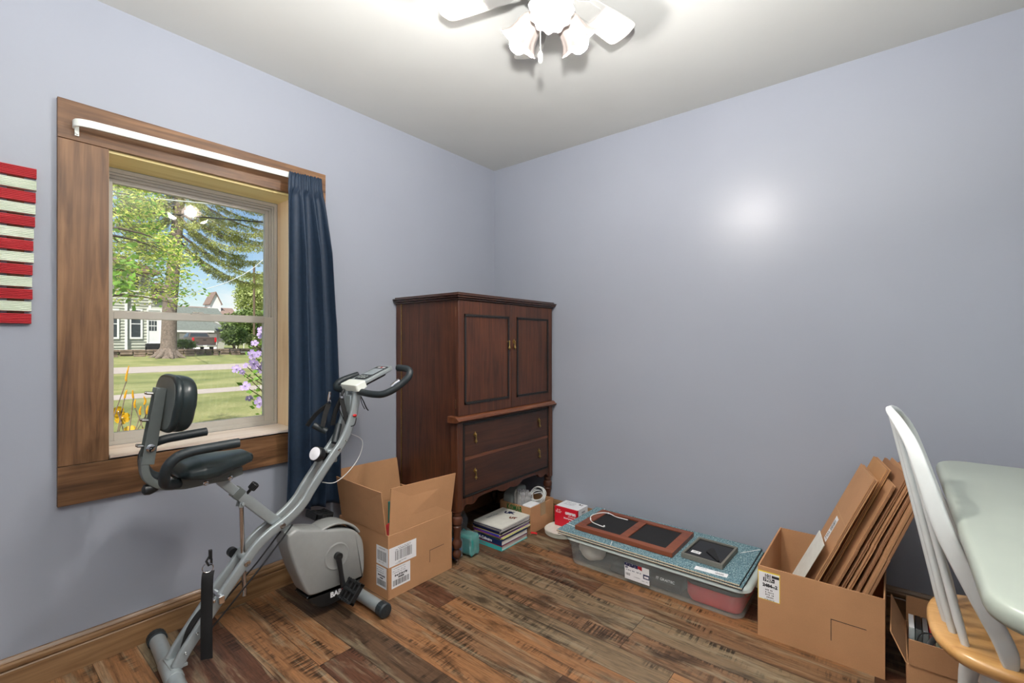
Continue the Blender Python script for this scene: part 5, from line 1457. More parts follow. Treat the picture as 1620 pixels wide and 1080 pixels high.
# cranks and pedals
def crank(s):
    x = .412 if s > 0 else .272
    a = Vector((x, -1.495, .243)); e = Vector((x + s * .012, -1.478, .243 - s * .135))
    b = MB(); b.cyl((a.x - s * .014, a.y, a.z), (a.x + s * .010, a.y, a.z), .0165, 20); b.tube([a, a.lerp(e, .5), e], [.0125, .0095, .0115], n=12); c = b.build('crank', 'black', bk)
    px = x + s * .062; pc_ = Vector((px, e.y + .006, e.z - .006))
    b = MB(); b.cyl((e.x - s * .006, e.y, e.z), (px + s * .045, e.y + .004, e.z - .004), .008, 12)
    W_, D_, H_ = .047, .043, .013
    tl_ = Matrix.Translation(pc_) @ Matrix.Rotation(R(50 if s > 0 else -12), 4, 'X')
    b.M = tl_
    for yy in (-D_, D_ - .010): b.box((-W_, yy, -H_), (W_, yy + .010, H_))
    for xx in (-W_, -.018, .010, W_ - .010): b.box((xx, -D_, -H_ * .8), (xx + .010, D_, H_ * .8))
    for i in range(7):
        for yy in (-D_ - .002, D_ - .006):
            for zz in (-H_ - .003, H_ - .001): b.box((-W_ + .006 + i * .0128, yy, zz), (-W_ + .012 + i * .0128, yy + .008, zz + .004))
    b.build('pedal', 'black', c, bevel=.001)
crank(1); crank(-1)
# handlebar
hb = [(XC + .05, -1.372, .948), (XC + .10, -1.371, .944), (XC + .15, -1.366, .942), (XC + .19, -1.350, .944), (XC + .222, -1.320, .962), (XC + .245, -1.285, .992), (XC + .258, -1.262, 1.018), (XC + .255, -1.250, 1.040), (XC + .235, -1.248, 1.052), (XC + .200, -1.250, 1.056), (XC + .172, -1.252, 1.056)]
b = MB(); b.cyl((XC - .06, -1.374, .950), (XC + .062, -1.374, .950), .0135, 20); b.build('handlebar_tube', 'chrome', bk)
for s in (1, -1):
    pp = [(XC + s * (x - XC), y, z) for x, y, z in hb] if s > 0 else [(XC - .05, -1.374, .950), (XC - .09, -1.385, .950), (XC - .125, -1.388, .957), (XC - .142, -1.372, .975), (XC - .140, -1.345, .990), (XC - .132, -1.31, 1.002), (XC - .128, -1.27, 1.012)]
    b = MB(); b.tube(smooth_path(pp, 5), .0155, n=20); g = b.build('handlebar_grip', 'foam', bk, smooth=50)
    if s < 0: continue
    b = MB(); q0, q1 = Vector((XC + s * .216, -1.318, .976)), Vector((XC + s * .236, -1.290, 1.002))
    b.tube([q0, q0.lerp(q1, .5) + Vector((0, 0, .002)), q1], .0125, n=12); b.build('pulse_sensor', 'chrome', g)
b = MB(); b.box((XC - .045, -1.385, .935), (XC + .045, -1.362, .962)); b.build('clamp', 'bike', bk, bevel=.004)
# console
CO = Vector((XC, -1.295, 1.010)); cu_ = Vector((0, .93, .365)).normalized(); cn = Vector((0, -.365, .93)).normalized()
def cb(x, u_, n): return tuple(CO + Vector((x, 0, 0)) + cu_ * u_ + cn * n)
def cprism(b, poly, n0, n1, mi=0):
    k = len(poly)
    b.add([cb(x, y, n0) for x, y in poly] + [cb(x, y, n1) for x, y in poly], [tuple(range(k - 1, -1, -1)), tuple(range(k, 2 * k))] + [(i, (i + 1) % k, k + (i + 1) % k, k + i) for i in range(k)], mi)
b = MB(); cprism(b, rr2(-.062, -.095, .062, .110, .025, 4), -.008, .010); cn_o = b.build('console', 'bike', bk, bevel=.004, seg=3)
b = MB(); cprism(b, rr2(-.066, -.115, .066, -.058, .010, 3), -.022, .012); b.build('console_foot', 'white_metal', bk, bevel=.003)
b = MB(); cprism(b, rr2(-.046, -.050, .046, .095, .012, 4), .0102, .0115); b.build('console_face', 'black', cn_o, smooth=0)
b = MB(); cprism(b, rr2(-.038, -.002, .038, .066, .004, 3), .0117, .0125); b.build('screen', 'lcd', cn_o, smooth=0)
b = MB()
for i in range(3):
    for j in range(2): cprism(b, rr2(-.030 + i * .022, -.040 + j * .016, -.016 + i * .022, -.030 + j * .016, .003, 3), .0117, .0135)
b.build('buttons', 'grey_pl', cn_o, smooth=0)
b = MB(); Fc = frame(Vector(cb(0, .080, .0118)), (1, 0, 0), cu_); b.text('BAR', .013, Fc @ Matrix.Translation((-.013, 0, 0)), 0, bold=.0004); b.text('W', .013, Fc @ Matrix.Translation((.006, 0, 0)), 1, bold=.0004); b.text('ING', .013, Fc @ Matrix.Translation((.023, 0, 0)), 0, bold=.0004)
b.build('lettering', ['paper', 'red'], cn_o, smooth=0)
b = MB(); cprism(b, rr2(-.052, -.09, .052, .07, .02, 4), -.018, -.0082); b.build('console_back', 'black', bk, bevel=.003)
b = MB(); b.box((XC - .02, -1.375, .955), (XC + .02, -1.34, .972)); b.build('console_mount', 'black', bk)
# tension knob with its white face
kc = atx(514, 722, .336); kf = atx(497, 716, .310)
kd = Vector((.25, -.85, .35)).normalized(); KB = atx(497, 717, .362) - kd * .047
b = MB(); b.lathe([(.0, 0), (.021, 0), (.021, .012), (.031, .014), (.0315, .040), (.029, .043), (0, .043)], KB, kd, 32, 0, lambda a, h: 1 + .02 * math.cos(16 * a)); k_ = b.build('tension_knob', 'black', bk)
b = MB(); b.lathe([(.0275, .0432), (.0275, .045), (.021, .0465), (0, .047)], KB, kd, 32); b.build('knob_face', 'light_face', k_)
b = MB(); b.box((XC - .022, -1.515, .648), (XC + .022, -1.488, .690)); b.build('knob_mount', 'black', bk, bevel=.002)
# resistance ropes with foam handles hung under the handlebar
for i, (x, top, mid, g0, g1) in enumerate(((.285, (-1.462, .948), (-1.468, .905), (-1.535, .800), (-1.490, .772)), (.330, (-1.418, .960), (-1.432, .930), (-1.438, .795), (-1.478, .725)))):
    b = MB(); b.tube([(x, top[0], top[1]), (x, (top[0] + mid[0]) / 2, (top[1] + mid[1]) / 2), (x, mid[0], mid[1])], [.005, .007, .006], n=10)
    b.tube([(x + .012 * math.cos(t), mid[0] + .003, mid[1] - .006 + .012 * math.sin(t)) for t in [2 * math.pi * k / 16 for k in range(16)]], .0016, n=6, closed=True)
    b.build('snap_hook', 'chrome' if i == 0 else 'black', bk)
    b = MB()
    for dx in (-.018, .018):
        b.tube(smooth_path([(x, mid[0], mid[1] - .012), (x + dx, (mid[0] + g0[0]) / 2 - .004 + dx * .6, (mid[1] + g0[1]) / 2), (x + dx * 1.9, g0[0] + dx, g0[1])], 4), 1, side=(0, 1, 0), sec=rsec(.011, .0016))
    b.build('webbing_strap', 'web', bk)
    b = MB(); b.cyl((x - .012, g0[0], g0[1] + .004), (x + .020, g1[0], g1[1]), .0145, 20); b.build('foam_handle', 'foam', bk)
b = MB(); b.tube(smooth_path([(.325, -1.44, .87), (.355, -1.42, .80), (.40, -1.41, .80), (.392, -1.395, .83)]), .0022, n=6); b.build('cable', 'black', bk)
b = MB(); b.ball((.386, -1.398, .842), (.006, .010, .006), n=10, k=6); b.build('safety_clip', 'red', bk)
b = MB(); b.tube(smooth_path([(.345, -1.352, .94), (.355, -1.335, .90), (.35, -1.315, .865), (.352, -1.305, .85)]), .003, n=6); b.tube(smooth_path([(.349, -1.352, .94), (.36, -1.345, .89), (.352, -1.325, .86)]), .002, n=6); b.build('cable', 'black', bk)
b = MB(); b.tube(smooth_path([(.335, -1.385, .75), (.34, -1.33, .71), (.34, -1.345, .64), (.34, -1.40, .58), (.34, -1.47, .545), (.34, -1.53, .56)]), .0018, n=6); b.build('cable', 'cable', bk)
# elastic ropes below the frame
for dz, x in ((0, .402), (.012, .345)):
    b = MB(); b.tube([(x, -1.690 + dz, .438), (x - .006, -1.80, .318 - dz), (x - .02, -1.94, .175), (x - .03, -2.0, .115)], .0032, n=8); b.build('elastic_rope', 'black', bk)
# strap hanging from a clip at the rear of the frame
SX = .415
s0 = atx(330, 900, SX); s1 = atx(327, 960, SX); s2 = atx(327, 1042, SX)
b = MB()
for (p, w0, w1) in ((0, 0, 0),):
    pth = [Vector((SX - .012, s0.y + .004, s0.z - .012)), Vector((SX, s0.y - .004, s0.z - .035)), s1, Vector((SX + .004, s1.y - .002, (s1.z + s2.z) / 2)), s2]
    b.tube(smooth_path(pth, 5), 1, side=(.55, .83, 0), sec=rsec(.0185, .0018, .6, 2))
b.build('hanging_strap', 'web', bk, smooth=50)
b = MB(); b.tube([(SX - .008 + .004 * math.cos(t), s0.y + .016 * math.cos(t), s0.z + .002 + .016 * math.sin(t)) for t in [2 * math.pi * k / 20 for k in range(20)]], .0018, n=6, closed=True); b.build('ring', 'chrome', bk)
b = MB(); b.tube([(SX - .008, s0.y + .004, s0.z + .008), (SX - .010, s0.y - .004, s0.z + .026), (SX - .010, s0.y + .005, s0.z + .040), (SX - .010, s0.y + .012, s0.z + .028), (SX - .010, s0.y + .012, s0.z + .008)], .0042, n=8)
b.box((SX - .016, s0.y + .004, s0.z + .030), (SX - .006, s0.y + .014, s0.z + .062)); b.build('clip', 'black', bk, bevel=.0015)
b = MB(); b.box((.325, -1.955, .228), (.40, -1.935, .256)); b.box((.318, -1.97, .236), (.39, -1.962, .248)); b.build('clip_bracket', 'chrome', bk, bevel=.002)
b = MB(); b.tube(smooth_path([(.338, -1.93, .245), (.338, -1.955, .222), (.338, -2.00, .190), (.338, -2.03, .150), (.338, -2.045, .105), (.338, -2.05, .085)], 5), 1, side=(1, 0, 0), sec=rsec(.017, .0022, .6, 2)); b.build('footwell_strap', 'web', bk, smooth=50)

# ================================================================== OUTDOORS, SEEN THROUGH THE WINDOW
def gz(x):
    return lerp_tab([(-130, .6), (-60, .34), (-41.2, .30), (-41.0, .04), (-38, .03), (-33, -.34), (0, -.35)], x)
b = MB()
xs_ = [-.27, -3, -8, -13, -20, -26, -33, -34.5, -36, -38, -40, -41.0, -41.2, -45, -60, -130]
ys_ = [-90, -30, -10, 0, 5, 10, 15, 20, 30, 60, 120]
b.add([(x, y, gz(x)) for x in xs_ for y in ys_], [(i * 11 + j, (i + 1) * 11 + j, (i + 1) * 11 + j + 1, i * 11 + j + 1) for i in range(len(xs_) - 1) for j in range(10)])
b.f = [tuple(reversed(f)) for f in b.f]
struct(b.build('lawn', 'grass', smooth=0))
b = MB(); b.box((-14.7, -60, -.36), (-13.3, 100, -.335)); struct(b.build('sidewalk', 'concrete'))
b = MB(); b.box((-32.3, -60, -.36), (-25.8, 100, -.325)); struct(b.build('street', 'concrete'))
b = MB(); b.box((-60, 13.6, .20), (-40.9, 19.5, .335)); struct(b.build('driveway', 'concrete'))
def leafquads(b, pts, size, rr, droop=0.0, asp=.45, mi=0):
    vs = []; fs = []
    k = 0
    for p in pts:
        s_ = size * rr.uniform(.6, 1.25)
        a = rr.uniform(0, 6.283); t = rr.uniform(-1, 1) - droop
        d = Vector((math.cos(a), math.sin(a), t)).normalized()
        e = Vector((rr.uniform(-1, 1), rr.uniform(-1, 1), rr.uniform(-1, 1)))
        e = (e - d * e.dot(d)).normalized() * (s_ * asp)
        p = Vector(p); q = p + d * s_
        m_ = p + d * (s_ * .45)
        vs += [tuple(p), tuple(m_ + e), tuple(q), tuple(m_ - e)]
        fs.append((k, k + 1, k + 2, k + 3)); k += 4
    b.add(vs, fs, mi)
def blob_pts(rr, c, r, n, hollow=.35):
    out = []
    while len(out) < n:
        d = Vector((rr.gauss(0, 1), rr.gauss(0, 1), rr.gauss(0, 1))).normalized()
        k = hollow + (1 - hollow) * rr.random() ** .6
        out.append((c[0] + d.x * r[0] * k, c[1] + d.y * r[1] * k, c[2] + d.z * r[2] * k))
    return out

# the spruce across the street
rr = random.Random(11)
SPX, SPY = -38.0, 7.68
sp = thing('spruce_tree', 'tall spruce with thick pale trunk and drooping branches across the street', 'tree', (SPX, SPY, .03))
tr = [(SPX, SPY, -.05), (SPX, SPY + .02, .25), (SPX, SPY + .04, .8), (SPX, SPY + .06, 1.6), (SPX, SPY + .10, 3.5), (SPX, SPY + .45, 8), (SPX, SPY + .8, 13), (SPX, SPY + .9, 22)]
b = MB(); b.lathe([(.50, 0), (.50, .01)], (SPX, SPY, -.2), n=3) if False else None
b = MB(); b.tube(tr, [.80, .64, .50, .47, .44, .37, .32, .12], n=20)
for k in range(7):
    a = k * .9; b.tube([(SPX + .35 * math.cos(a), SPY + .35 * math.sin(a), .5), (SPX + .75 * math.cos(a), SPY + .75 * math.sin(a), .13), (SPX + 1.15 * math.cos(a), SPY + 1.15 * math.sin(a), -.03)], [.24, .16, .05], n=8)
b.build('trunk', 'bark', sp)
bb = MB(); nb_ = MB(); pts = []
def trunk_at(z):
    for (p, q) in zip(tr, tr[1:]):
        if z <= q[2]:
            t = (z - p[2]) / (q[2] - p[2]); return Vector(p).lerp(Vector(q), t)
    return Vector(tr[-1])
def spruce_branch(z, a, ln, drop, twigs=True, dens=1.0):
    o = trunk_at(z)
    P_ = []
    for i in range(9):
        t = i / 8
        P_.append((o.x + math.cos(a) * ln * t, o.y + math.sin(a) * ln * t, z - drop * math.sin(t * 1.9) + .25 * ln * .12 * t * t))
    bb.tube(P_, [.09 * (1 - .85 * i / 8) * max(.5, ln / 6) for i in range(9)], n=6)
    n = int(ln * 15 * dens)
    for i in range(n):
        t = .12 + .88 * (i + rr.random()) / n
        k = min(7, int(t * 8)); p = Vector(P_[k]).lerp(Vector(P_[k + 1]), t * 8 - k)
        side = rr.choice((-1, 1)) * rr.uniform(.0, .55) * (1 - .5 * t)
        q = p + Vector((-math.sin(a), math.cos(a), 0)) * side
        hl_ = rr.uniform(.25, .75) * (1.05 - .35 * t)
        m_ = int(17 * dens + 5)
        for j in range(m_):
            s_ = j / m_
            pts.append((q.x + rr.gauss(0, .07) + math.cos(a) * .15 * s_, q.y + rr.gauss(0, .07) + math.sin(a) * .15 * s_, q.z + .05 - hl_ * s_ + rr.gauss(0, .05)))
for (py, aim, ln) in ((272, 90, 6.0), (285, 88, 7.2), (300, 95, 6.4), (318, 84, 7.4), (340, 92, 7.0), (352, 80, 6.3), (368, 96, 6.0), (384, 86, 6.6), (400, 90, 6.9), (392, 97, 4.2), (330, 70, 5.5), (360, 110, 5.5)):
    z = 1.178 + (540 - py) / FPX * 33.4
    spruce_branch(z + .9, R(aim), ln, 2.0 + rr.uniform(-.2, .3) + (0.5 if py > 380 else 0))
for (py, ln) in ((275, 3.6), (295, 4.2), (315, 3.4), (335, 3.8), (352, 3.0), (372, 2.8), (390, 2.2), (285, 4.0), (325, 3.4)):
    spruce_branch(1.178 + (540 - py) / FPX * 33.4 + .5, R(-90 + rr.uniform(-20, 20)), ln, 1.3)
for (py, aim, ln) in ((280, 60, 5.0), (305, 120, 5.0), (335, 104, 4.6), (362, 68, 4.6), (382, 100, 5.0)):
    spruce_branch(1.178 + (540 - py) / FPX * 33.4 + .8, R(aim), ln, 1.8)
for k in range(16):
    z = 8.2 + rr.uniform(0, 9); spruce_branch(z, rr.uniform(0, 6.28), rr.uniform(3.2, 5.2), 1.4, dens=.7)
for k in range(7):
    z = 8.6 + rr.uniform(0, 5); spruce_branch(z, R(-90 + rr.uniform(-30, 30)), rr.uniform(3, 4.6), 1.4, dens=.8)
bb.build('branches', 'bark', sp)
leafquads(nb_, pts, .15, rr, droop=.9, asp=.20)
nb_.build('needles', 'needle', sp, smooth=0)

# bright leafy tree close to the window
rr = random.Random(21)
lt = thing('leafy_tree', 'bright yellow-green leafy tree close outside the window at the left', 'tree', (-3.9, -1.95, -.35))
b = MB(); b.tube([(-3.9, -1.95, -.36), (-3.9, -1.93, .4), (-3.95, -1.9, 1.2), (-4.0, -1.95, 2.2), (-4.1, -2.0, 3.4), (-5.2, -2.6, 5.2), (-7.0, -3.3, 6.9)], [.13, .10, .09, .08, .07, .06, .03], n=12); b.build('trunk', 'bark2', lt)  # upper end is an added limb for the unseen clump shading the lawn
bm_ = MB(); lv = []; lv2 = []
tips = []
def twig(p0, p1, r0, depth=0):
    p0 = Vector(p0); p1 = Vector(p1)
    mid = p0.lerp(p1, .5) + Vector((rr.gauss(0, .05), rr.gauss(0, .05), rr.gauss(0, .04)))
    bm_.tube(smooth_path([p0, mid, p1], 3), [r0 * (1 - .7 * i / 6) for i in range(7)], n=5)
    tips.append((p0, mid, p1))
# crown reaches into view from the left; measured right-hand outline
targets = []
for (px, py, n) in ((190, 300, 9), (215, 318, 10), (240, 328, 8), (200, 345, 12), (235, 365, 10), (260, 385, 10), (215, 385, 12), (190, 390, 10), (205, 420, 9), (190, 440, 7), (250, 410, 7), (275, 405, 6), (272, 432, 5), (250, 448, 5), (230, 452, 3), (268, 468, 4), (290, 452, 4), (300, 412, 2), (225, 290, 6), (195, 465, 4)):
    for k in range(int(n * 1.9)):
        D = rr.uniform(5.6, 7.0)
        r = ray(px + rr.gauss(0, 9), py + rr.gauss(0, 8)); targets.append((CAM + r * D))
for t in targets:
    o = Vector((-4.0 + rr.uniform(-.1, .1), -1.95, 0)) + Vector((0, 0, max(.9, min(3.3, t.z - rr.uniform(-.5, .6)))))
    twig(o.lerp(t, rr.uniform(.6, .85)), t, .0035)
    for j in range(20):
        q = t + Vector((rr.gauss(0, .085), rr.gauss(0, .085), rr.gauss(0, .06)))
        (lv if rr.random() < .72 else lv2).append(tuple(q))
for k in range(9):
    t = rr.choice(targets); o = Vector((-4.0, -1.95, max(.9, min(3.3, t.z - .2)))); bm_.tube(smooth_path([o, o.lerp(t, .5) + Vector((0, 0, .12)), t], 3), [.022, .02, .018, .014, .01, .007, .004], n=6)
lv += blob_pts(rr, (-7.2, -3.4, 7.0), (2.3, 2.4, 1.4), 5200, .1); lv += blob_pts(rr, (-4.3, -2.9, 2.5), (1.5, 1.5, 1.2), 1500); lv2 += blob_pts(rr, (-4.3, -2.9, 2.3), (1.5, 1.5, 1.2), 500)  # the high far clump is unseen, added to cast shade on the lawn
bm_.build('branches', 'bark2', lt)
b = MB(); leafquads(b, lv, .056, rr, asp=.20); b.build('foliage', 'leaf', lt, smooth=0)
b = MB(); leafquads(b, lv2, .062, rr, asp=.27); b.build('foliage', 'leaf2', lt, smooth=0)
b = MB()
big = []
for k in range(60):
    r = ray(rr.uniform(176, 212), rr.gauss(440, 22)); big.append(tuple(CAM + r * rr.uniform(4.6, 5.2)))
leafquads(b, big, .085, rr, asp=.42, droop=.1); b.build('foliage', 'leaf2', lt, smooth=0)

# flowering shrub at the right
rr = random.Random(5)
rs = thing('flowering_shrub', 'shrub with mauve flowers just outside the window at the right', 'shrub', (-2.6, -.25, -.35))
def flower(parent, c, d, r, mt, n=5, nm='flower'):
    d = Vector(d).normalized(); q = Vector((0, 0, 1)).rotation_difference(d)
    b = MB()
    for k in range(n):
        a = 2 * math.pi * k / n
        vs = []
        for (rad, w_, h) in ((.1, .10, .30), (.5, .34, .12), (.85, .40, .16), (1.0, .22, .22)):
            for s_ in (-1, 1):
                v = Vector((rad * math.cos(a) - s_ * w_ * math.sin(a), rad * math.sin(a) + s_ * w_ * math.cos(a), h)) * r
                vs.append(tuple(Vector(c) + q @ v))
        b.add(vs, [(0, 1, 3, 2), (2, 3, 5, 4), (4, 5, 7, 6)])
    b.lathe([(.10 * r, 0), (.07 * r, .55 * r), (0, .6 * r)], c, d, 8, 1)
    return b.build(nm, [mt, 'cover_white'], parent, smooth=60)
stem = MB(); lf = []
fl_ = [(415, 529, 7), (413, 522, 5), (403, 543, 5), (400, 560, 7), (410, 560, 5), (401, 573, 6), (408, 582, 8), (415, 585, 6), (374, 584, 6), (389, 578, 4), (383, 588, 4), (388, 611, 7), (394, 629, 5), (412, 636, 8), (420, 552, 5), (419, 575, 5), (421, 632, 5), (406, 508, 4), (420, 510, 4)]
for (px, py, rp) in fl_:
    D = rr.uniform(4.2, 4.7)
    c = CAM + ray(px, py) * D
    flower(rs, c, (.8 + rr.gauss(0, .3), -.6 + rr.gauss(0, .3), rr.gauss(.1, .4)), rp / FPX * D * 1.15, 'mauve')
    root = Vector((-2.6 + rr.gauss(0, .1), -.25 + rr.gauss(0, .1), -.3))
    stem.tube(smooth_path([root, root.lerp(c, .6) + Vector((0, .12, .12)), c], 4), [.010, .010, .009, .008, .007, .006, .005, .004, .003], n=5)
    for k in range(9):
        t = rr.uniform(.72, 1.02); q = root.lerp(c, t) + Vector((rr.gauss(0, .045), rr.gauss(.03, .05), rr.gauss(0, .05))); lf.append(tuple(q))
lf += blob_pts(rr, (-2.75, -.05, .85), (.35, .42, .95), 700)
stem.build('stem', 'bark2', rs)
b = MB(); leafquads(b, lf, .055, rr, asp=.33); b.build('foliage', 'leaf2', rs, smooth=0)

# yellow lilies under the window
rr = random.Random(6)
dl = thing('lily_plant', 'yellow day lilies growing just outside the window at the lower left', 'flowers', (-2.3, -1.72, -.35))
stem = MB()
for (px, py, rp, kind) in ((193, 661, 10, 1), (206, 684, 11, 1), (229, 686, 9, 1), (186, 650, 8, 1), (200, 603, 5, 0), (197, 630, 4, 0), (214, 645, 4, 0), (228, 640, 4, 0), (232, 655, 3, 0), (222, 656, 3, 0), (211, 630, 3, 0)):
    D = rr.uniform(3.9, 4.2)
    c = CAM + ray(px, py) * D
    root = Vector((-2.3 + rr.gauss(0, .12), -1.72 + rr.gauss(0, .16), -.3))
    stem.tube(smooth_path([root, root.lerp(c, .6), c], 4), .0045, n=5)
    if kind: flower(dl, c, (.7, rr.gauss(0, .5), rr.gauss(.1, .3)), rp / FPX * D, 'lily', 6)
    else:
        b = MB(); b.tube(smooth_path([c, c + Vector((0, rr.gauss(0, .01), .035)), c + Vector((0, rr.gauss(0.01, .02), .075 if px != 200 else .14))], 3), [.006, .008, .008, .008, .007, .005, .003], n=6); b.build('bud', 'lily', dl)
stem.build('stem', 'bark2', dl)
b = MB(); leafquads(b, blob_pts(rr, (-2.3, -1.72, -.05), (.25, .3, .25), 120), .3, rr, droop=-1.2, asp=.05); b.build('foliage', 'leaf2', dl, smooth=0)

# house across the street
HXF = -43.5
hs = thing('house', 'pale sided house with white trim behind the spruce across the street', 'house', (-47, 3, .3))
def yz(px, py, X=HXF): p = atx(px, py, X); return p.y, p.z
yc = yz(198, 540)[0]; yr = yz(268, 540)[0]; yu = yz(237, 450)[0]; ztop = yz(200, 400)[1]; zb = .45
def siding(y0, y1, z0, z1, X, par, name='wall'):
    b = MB(); b.box((X - .3, y0, z0), (X - .04, y1, z1))
    n = int((z1 - z0) / .23)
    for k in range(n):
        za = z0 + k * (z1 - z0) / n; zc_ = z0 + (k + 1) * (z1 - z0) / n
        b.prism([(X - .041, za), (X + .03, za), (X - .028, zc_ - .03), (X - .041, zc_ - .002)], 'y', y0, y1)
    return b
b = siding(-4, yc, zb, 7.2, HXF + .25, hs); b.box((-52, -4, zb), (HXF - .05, yc, 7.2)); b.build('wall', 'siding', hs, smooth=0)
b = siding(yc, yu, zb, 6.6, HXF, hs); b.box((-52, yc, zb), (HXF - .3, yu, 6.6)); b.build('wall', 'siding', hs, smooth=0)
b = siding(yu, yr, zb, yz(250, 470)[1], HXF, hs); b.box((-52, yu, zb), (HXF - .3, yr, yz(250, 470)[1])); b.build('wall', 'siding', hs, smooth=0)
b = MB(); b.prism([(HXF + .35, yz(250, 472)[1]), (HXF + .35, yz(250, 470)[1]), (-47, yz(250, 440)[1]), (-52, yz(250, 470)[1])], 'y', yu + .02, yr + .4); b.build('roof', 'roof', hs, smooth=0)
b = MB(); b.prism([(-4.6, 7.1), (yu + .5, 6.5), (yu + .5, 6.7), (.8, 9.8), (-4.6, 8.4)], 'x', -52.5, HXF + .7); b.build('roof', 'roof', hs, smooth=0)
for y in (yc, yu, yr - .06):
    b = MB(); b.box((HXF - .02, y - .08, zb), (HXF + .04 + (.26 if y == yc else 0), y + .08, 6.6 if y != yr - .06 else yz(250, 472)[1])); b.build('corner_board', 'white_p', hs)
b = MB(); b.box((-52, -4, .2), (HXF - .05, yr, zb)); b.build('foundation', 'stone', hs)
def house_window(pxa, pya, pxb, pyb, X, dx=.02):
    y0, z1 = yz(pxa, pya, X); y1, z0 = yz(pxb, pyb, X)
    b = MB(); ring(b, X - .05, X + .11, y0, y1, z0, z1, .12, .12, .14, .12); b.box((X - .05, y0 + .12, (z0 + z1) / 2 - .03), (X + .085, y1 - .12, (z0 + z1) / 2 + .03)); f = b.build('window', 'white_p', hs, smooth=0)
    b = MB(); b.box((X - .04, y0 + .12, z0 + .14), (X + .06, y1 - .12, z1 - .12)); b.build('pane', 'dark_glass', f, smooth=0)
house_window(204, 488, 225, 536, HXF)
house_window(174, 488, 188, 536, HXF + .25)
house_window(205, 432, 222, 462, HXF)
y0, z1 = yz(232, 498); y1, z0 = yz(256, 543)
b = MB(); ring(b, HXF - .03, HXF + .11, y0, y1, z0, z1 + .5, .10, .10, .02, .12); b.build('door_frame', 'white_p', hs, smooth=0)
b = MB(); b.box((HXF - .02, y0 + .10, z0 + .02), (HXF + .06, y1 - .10, z1 + .38)); d_ = b.build('door', 'white_p', hs)
ya, za = yz(235, 498); yb_, zb_ = yz(248, 524)
b = MB()
for i in range(3):
    for j in range(3): b.box((HXF + .06, ya + (yb_ - ya) * (i + .08) / 3, zb_ + (za - zb_) * (j + .08) / 3), (HXF + .066, ya + (yb_ - ya) * (i + .92) / 3, zb_ + (za - zb_) * (j + .92) / 3))
b.build('pane', 'dark_glass', d_, smooth=0)
b = MB()
for k in range(3): b.box((HXF + .04, y0 - .1, .28), (HXF + 1.1 - .32 * k, y1 + .1, .28 + (z0 - .30) * (k + 1) / 3))
b.build('steps', 'tyre', hs)

# stone edging in front of the house
b = MB(); rr = random.Random(8)
y = 1.0
while y < 15.8:
    w_ = rr.uniform(.4, .9)
    for k in range(3):
        h0 = .02 + .19 * k; o_ = rr.uniform(-.08, .08)
        b.box((-41.6 + o_, y + rr.uniform(0, .1), h0), (-41.0 + o_ + rr.uniform(0, .05), y + w_ - .03, h0 + .17))
    y += w_
tag(b.build('stone_edging', 'stone', loc=(-41.2, 8, .02), smooth=0, bevel=.03), 'low stacked stone edging in front of the house across the street', 'stone wall')

# garage with cupola
gg = thing('garage', 'long low garage with brown roof and white door behind the truck', 'garage', (-60, 16, .33))
GX = -57.0
def gp(px, py, X=GX): p = atx(px, py, X); return p.y, p.z
ga, _z = gp(270, 540); gb, ez = gp(356, 524); zr = gp(300, 481)[1]
b = MB(); b.box((-66, ga, .2), (GX - .3, gb, ez)); b.build('wall', 'siding', gg)
b = MB(); b.prism([(GX + .3, ez - .05), (GX + .3, ez + .08), (-62, zr), (-66.6, ez + .1), (-66.6, ez)], 'y', ga - .5, gb + .9); b.build('roof', 'roof_g', gg, smooth=0)
b = MB(); b.box((GX + .28, ga - .5, ez - .16), (GX + .34, gb - 1.2, ez + .06)); b.build('fascia', 'white_p', gg)
p0 = gp(333, 508); p1 = gp(367, 522)
b = MB(); b.prism([(p0[0], p0[1] - .05), (p1[0], p1[1] - .18), (p1[0], p1[1] + .12), (p0[0], p0[1] + .12)], 'x', GX + .35, GX + .9); b.build('rake_board', 'white_p', gg, smooth=0)
y0, z1 = gp(285, 527); y1, z0 = gp(344, 555)
b = MB(); ring(b, GX - .31, GX - .2, y0, y1, .32, z1, .18, .18, .02, .16); f = b.build('door_frame', 'white_p', gg, smooth=0)
b = MB(); b.box((GX - .32, y0 + .18, .34), (GX - .24, y1 - .18, z1 - .16)); b.build('garage_door', 'white_p', gg)
CX = -92.0
ca, cz0 = gp(325, 484, CX); cb_, cz1 = gp(351, 461, CX); cw = (ca + cb_) / 2 + 1.15; cm = gp(340, 470, CX)
br = thing('barn', 'distant brown-roofed building with a white gabled cupola', 'building', (CX - 4, 34, .45))
y0, z1 = gp(283, 481, CX); y1, _ = gp(378, 481, CX)
b = MB(); b.box((CX - 8, y0, .3), (CX, y1, z1 - 2.2)); b.build('wall', 'siding', br)
b = MB(); b.prism([(CX + .4, z1 - 2.4), (CX - 4, z1), (CX - 8.4, z1 - 2.4)], 'y', y0 - .3, y1 + .3); b.build('roof', 'roof', br, smooth=0)
b = MB(); hw = (cb_ - ca) / 2 * .68
b.box((CX - 5.4, cw - hw, z1 - 1.0), (CX - 2.6, cw + hw, cz0 + .9)); b.prism([(cw - hw, cz0 + .9), (cw + hw, cz0 + .9), (cw, cz1 - .1)], 'x', CX - 5.4, CX - 2.6); b.build('cupola', 'white_p', br, smooth=0)
b = MB(); 
for s_ in (-1, 1): b.prism([(cw + s_ * hw * 1.25, cz0 + .55), (cw + s_ * hw * 1.10, cz0 + .50), (cw, cz1 - .10), (cw, cz1 + .15)], 'x', CX - 5.8, CX - 2.3)
b.build('cupola_roof', 'roof', br, smooth=0)

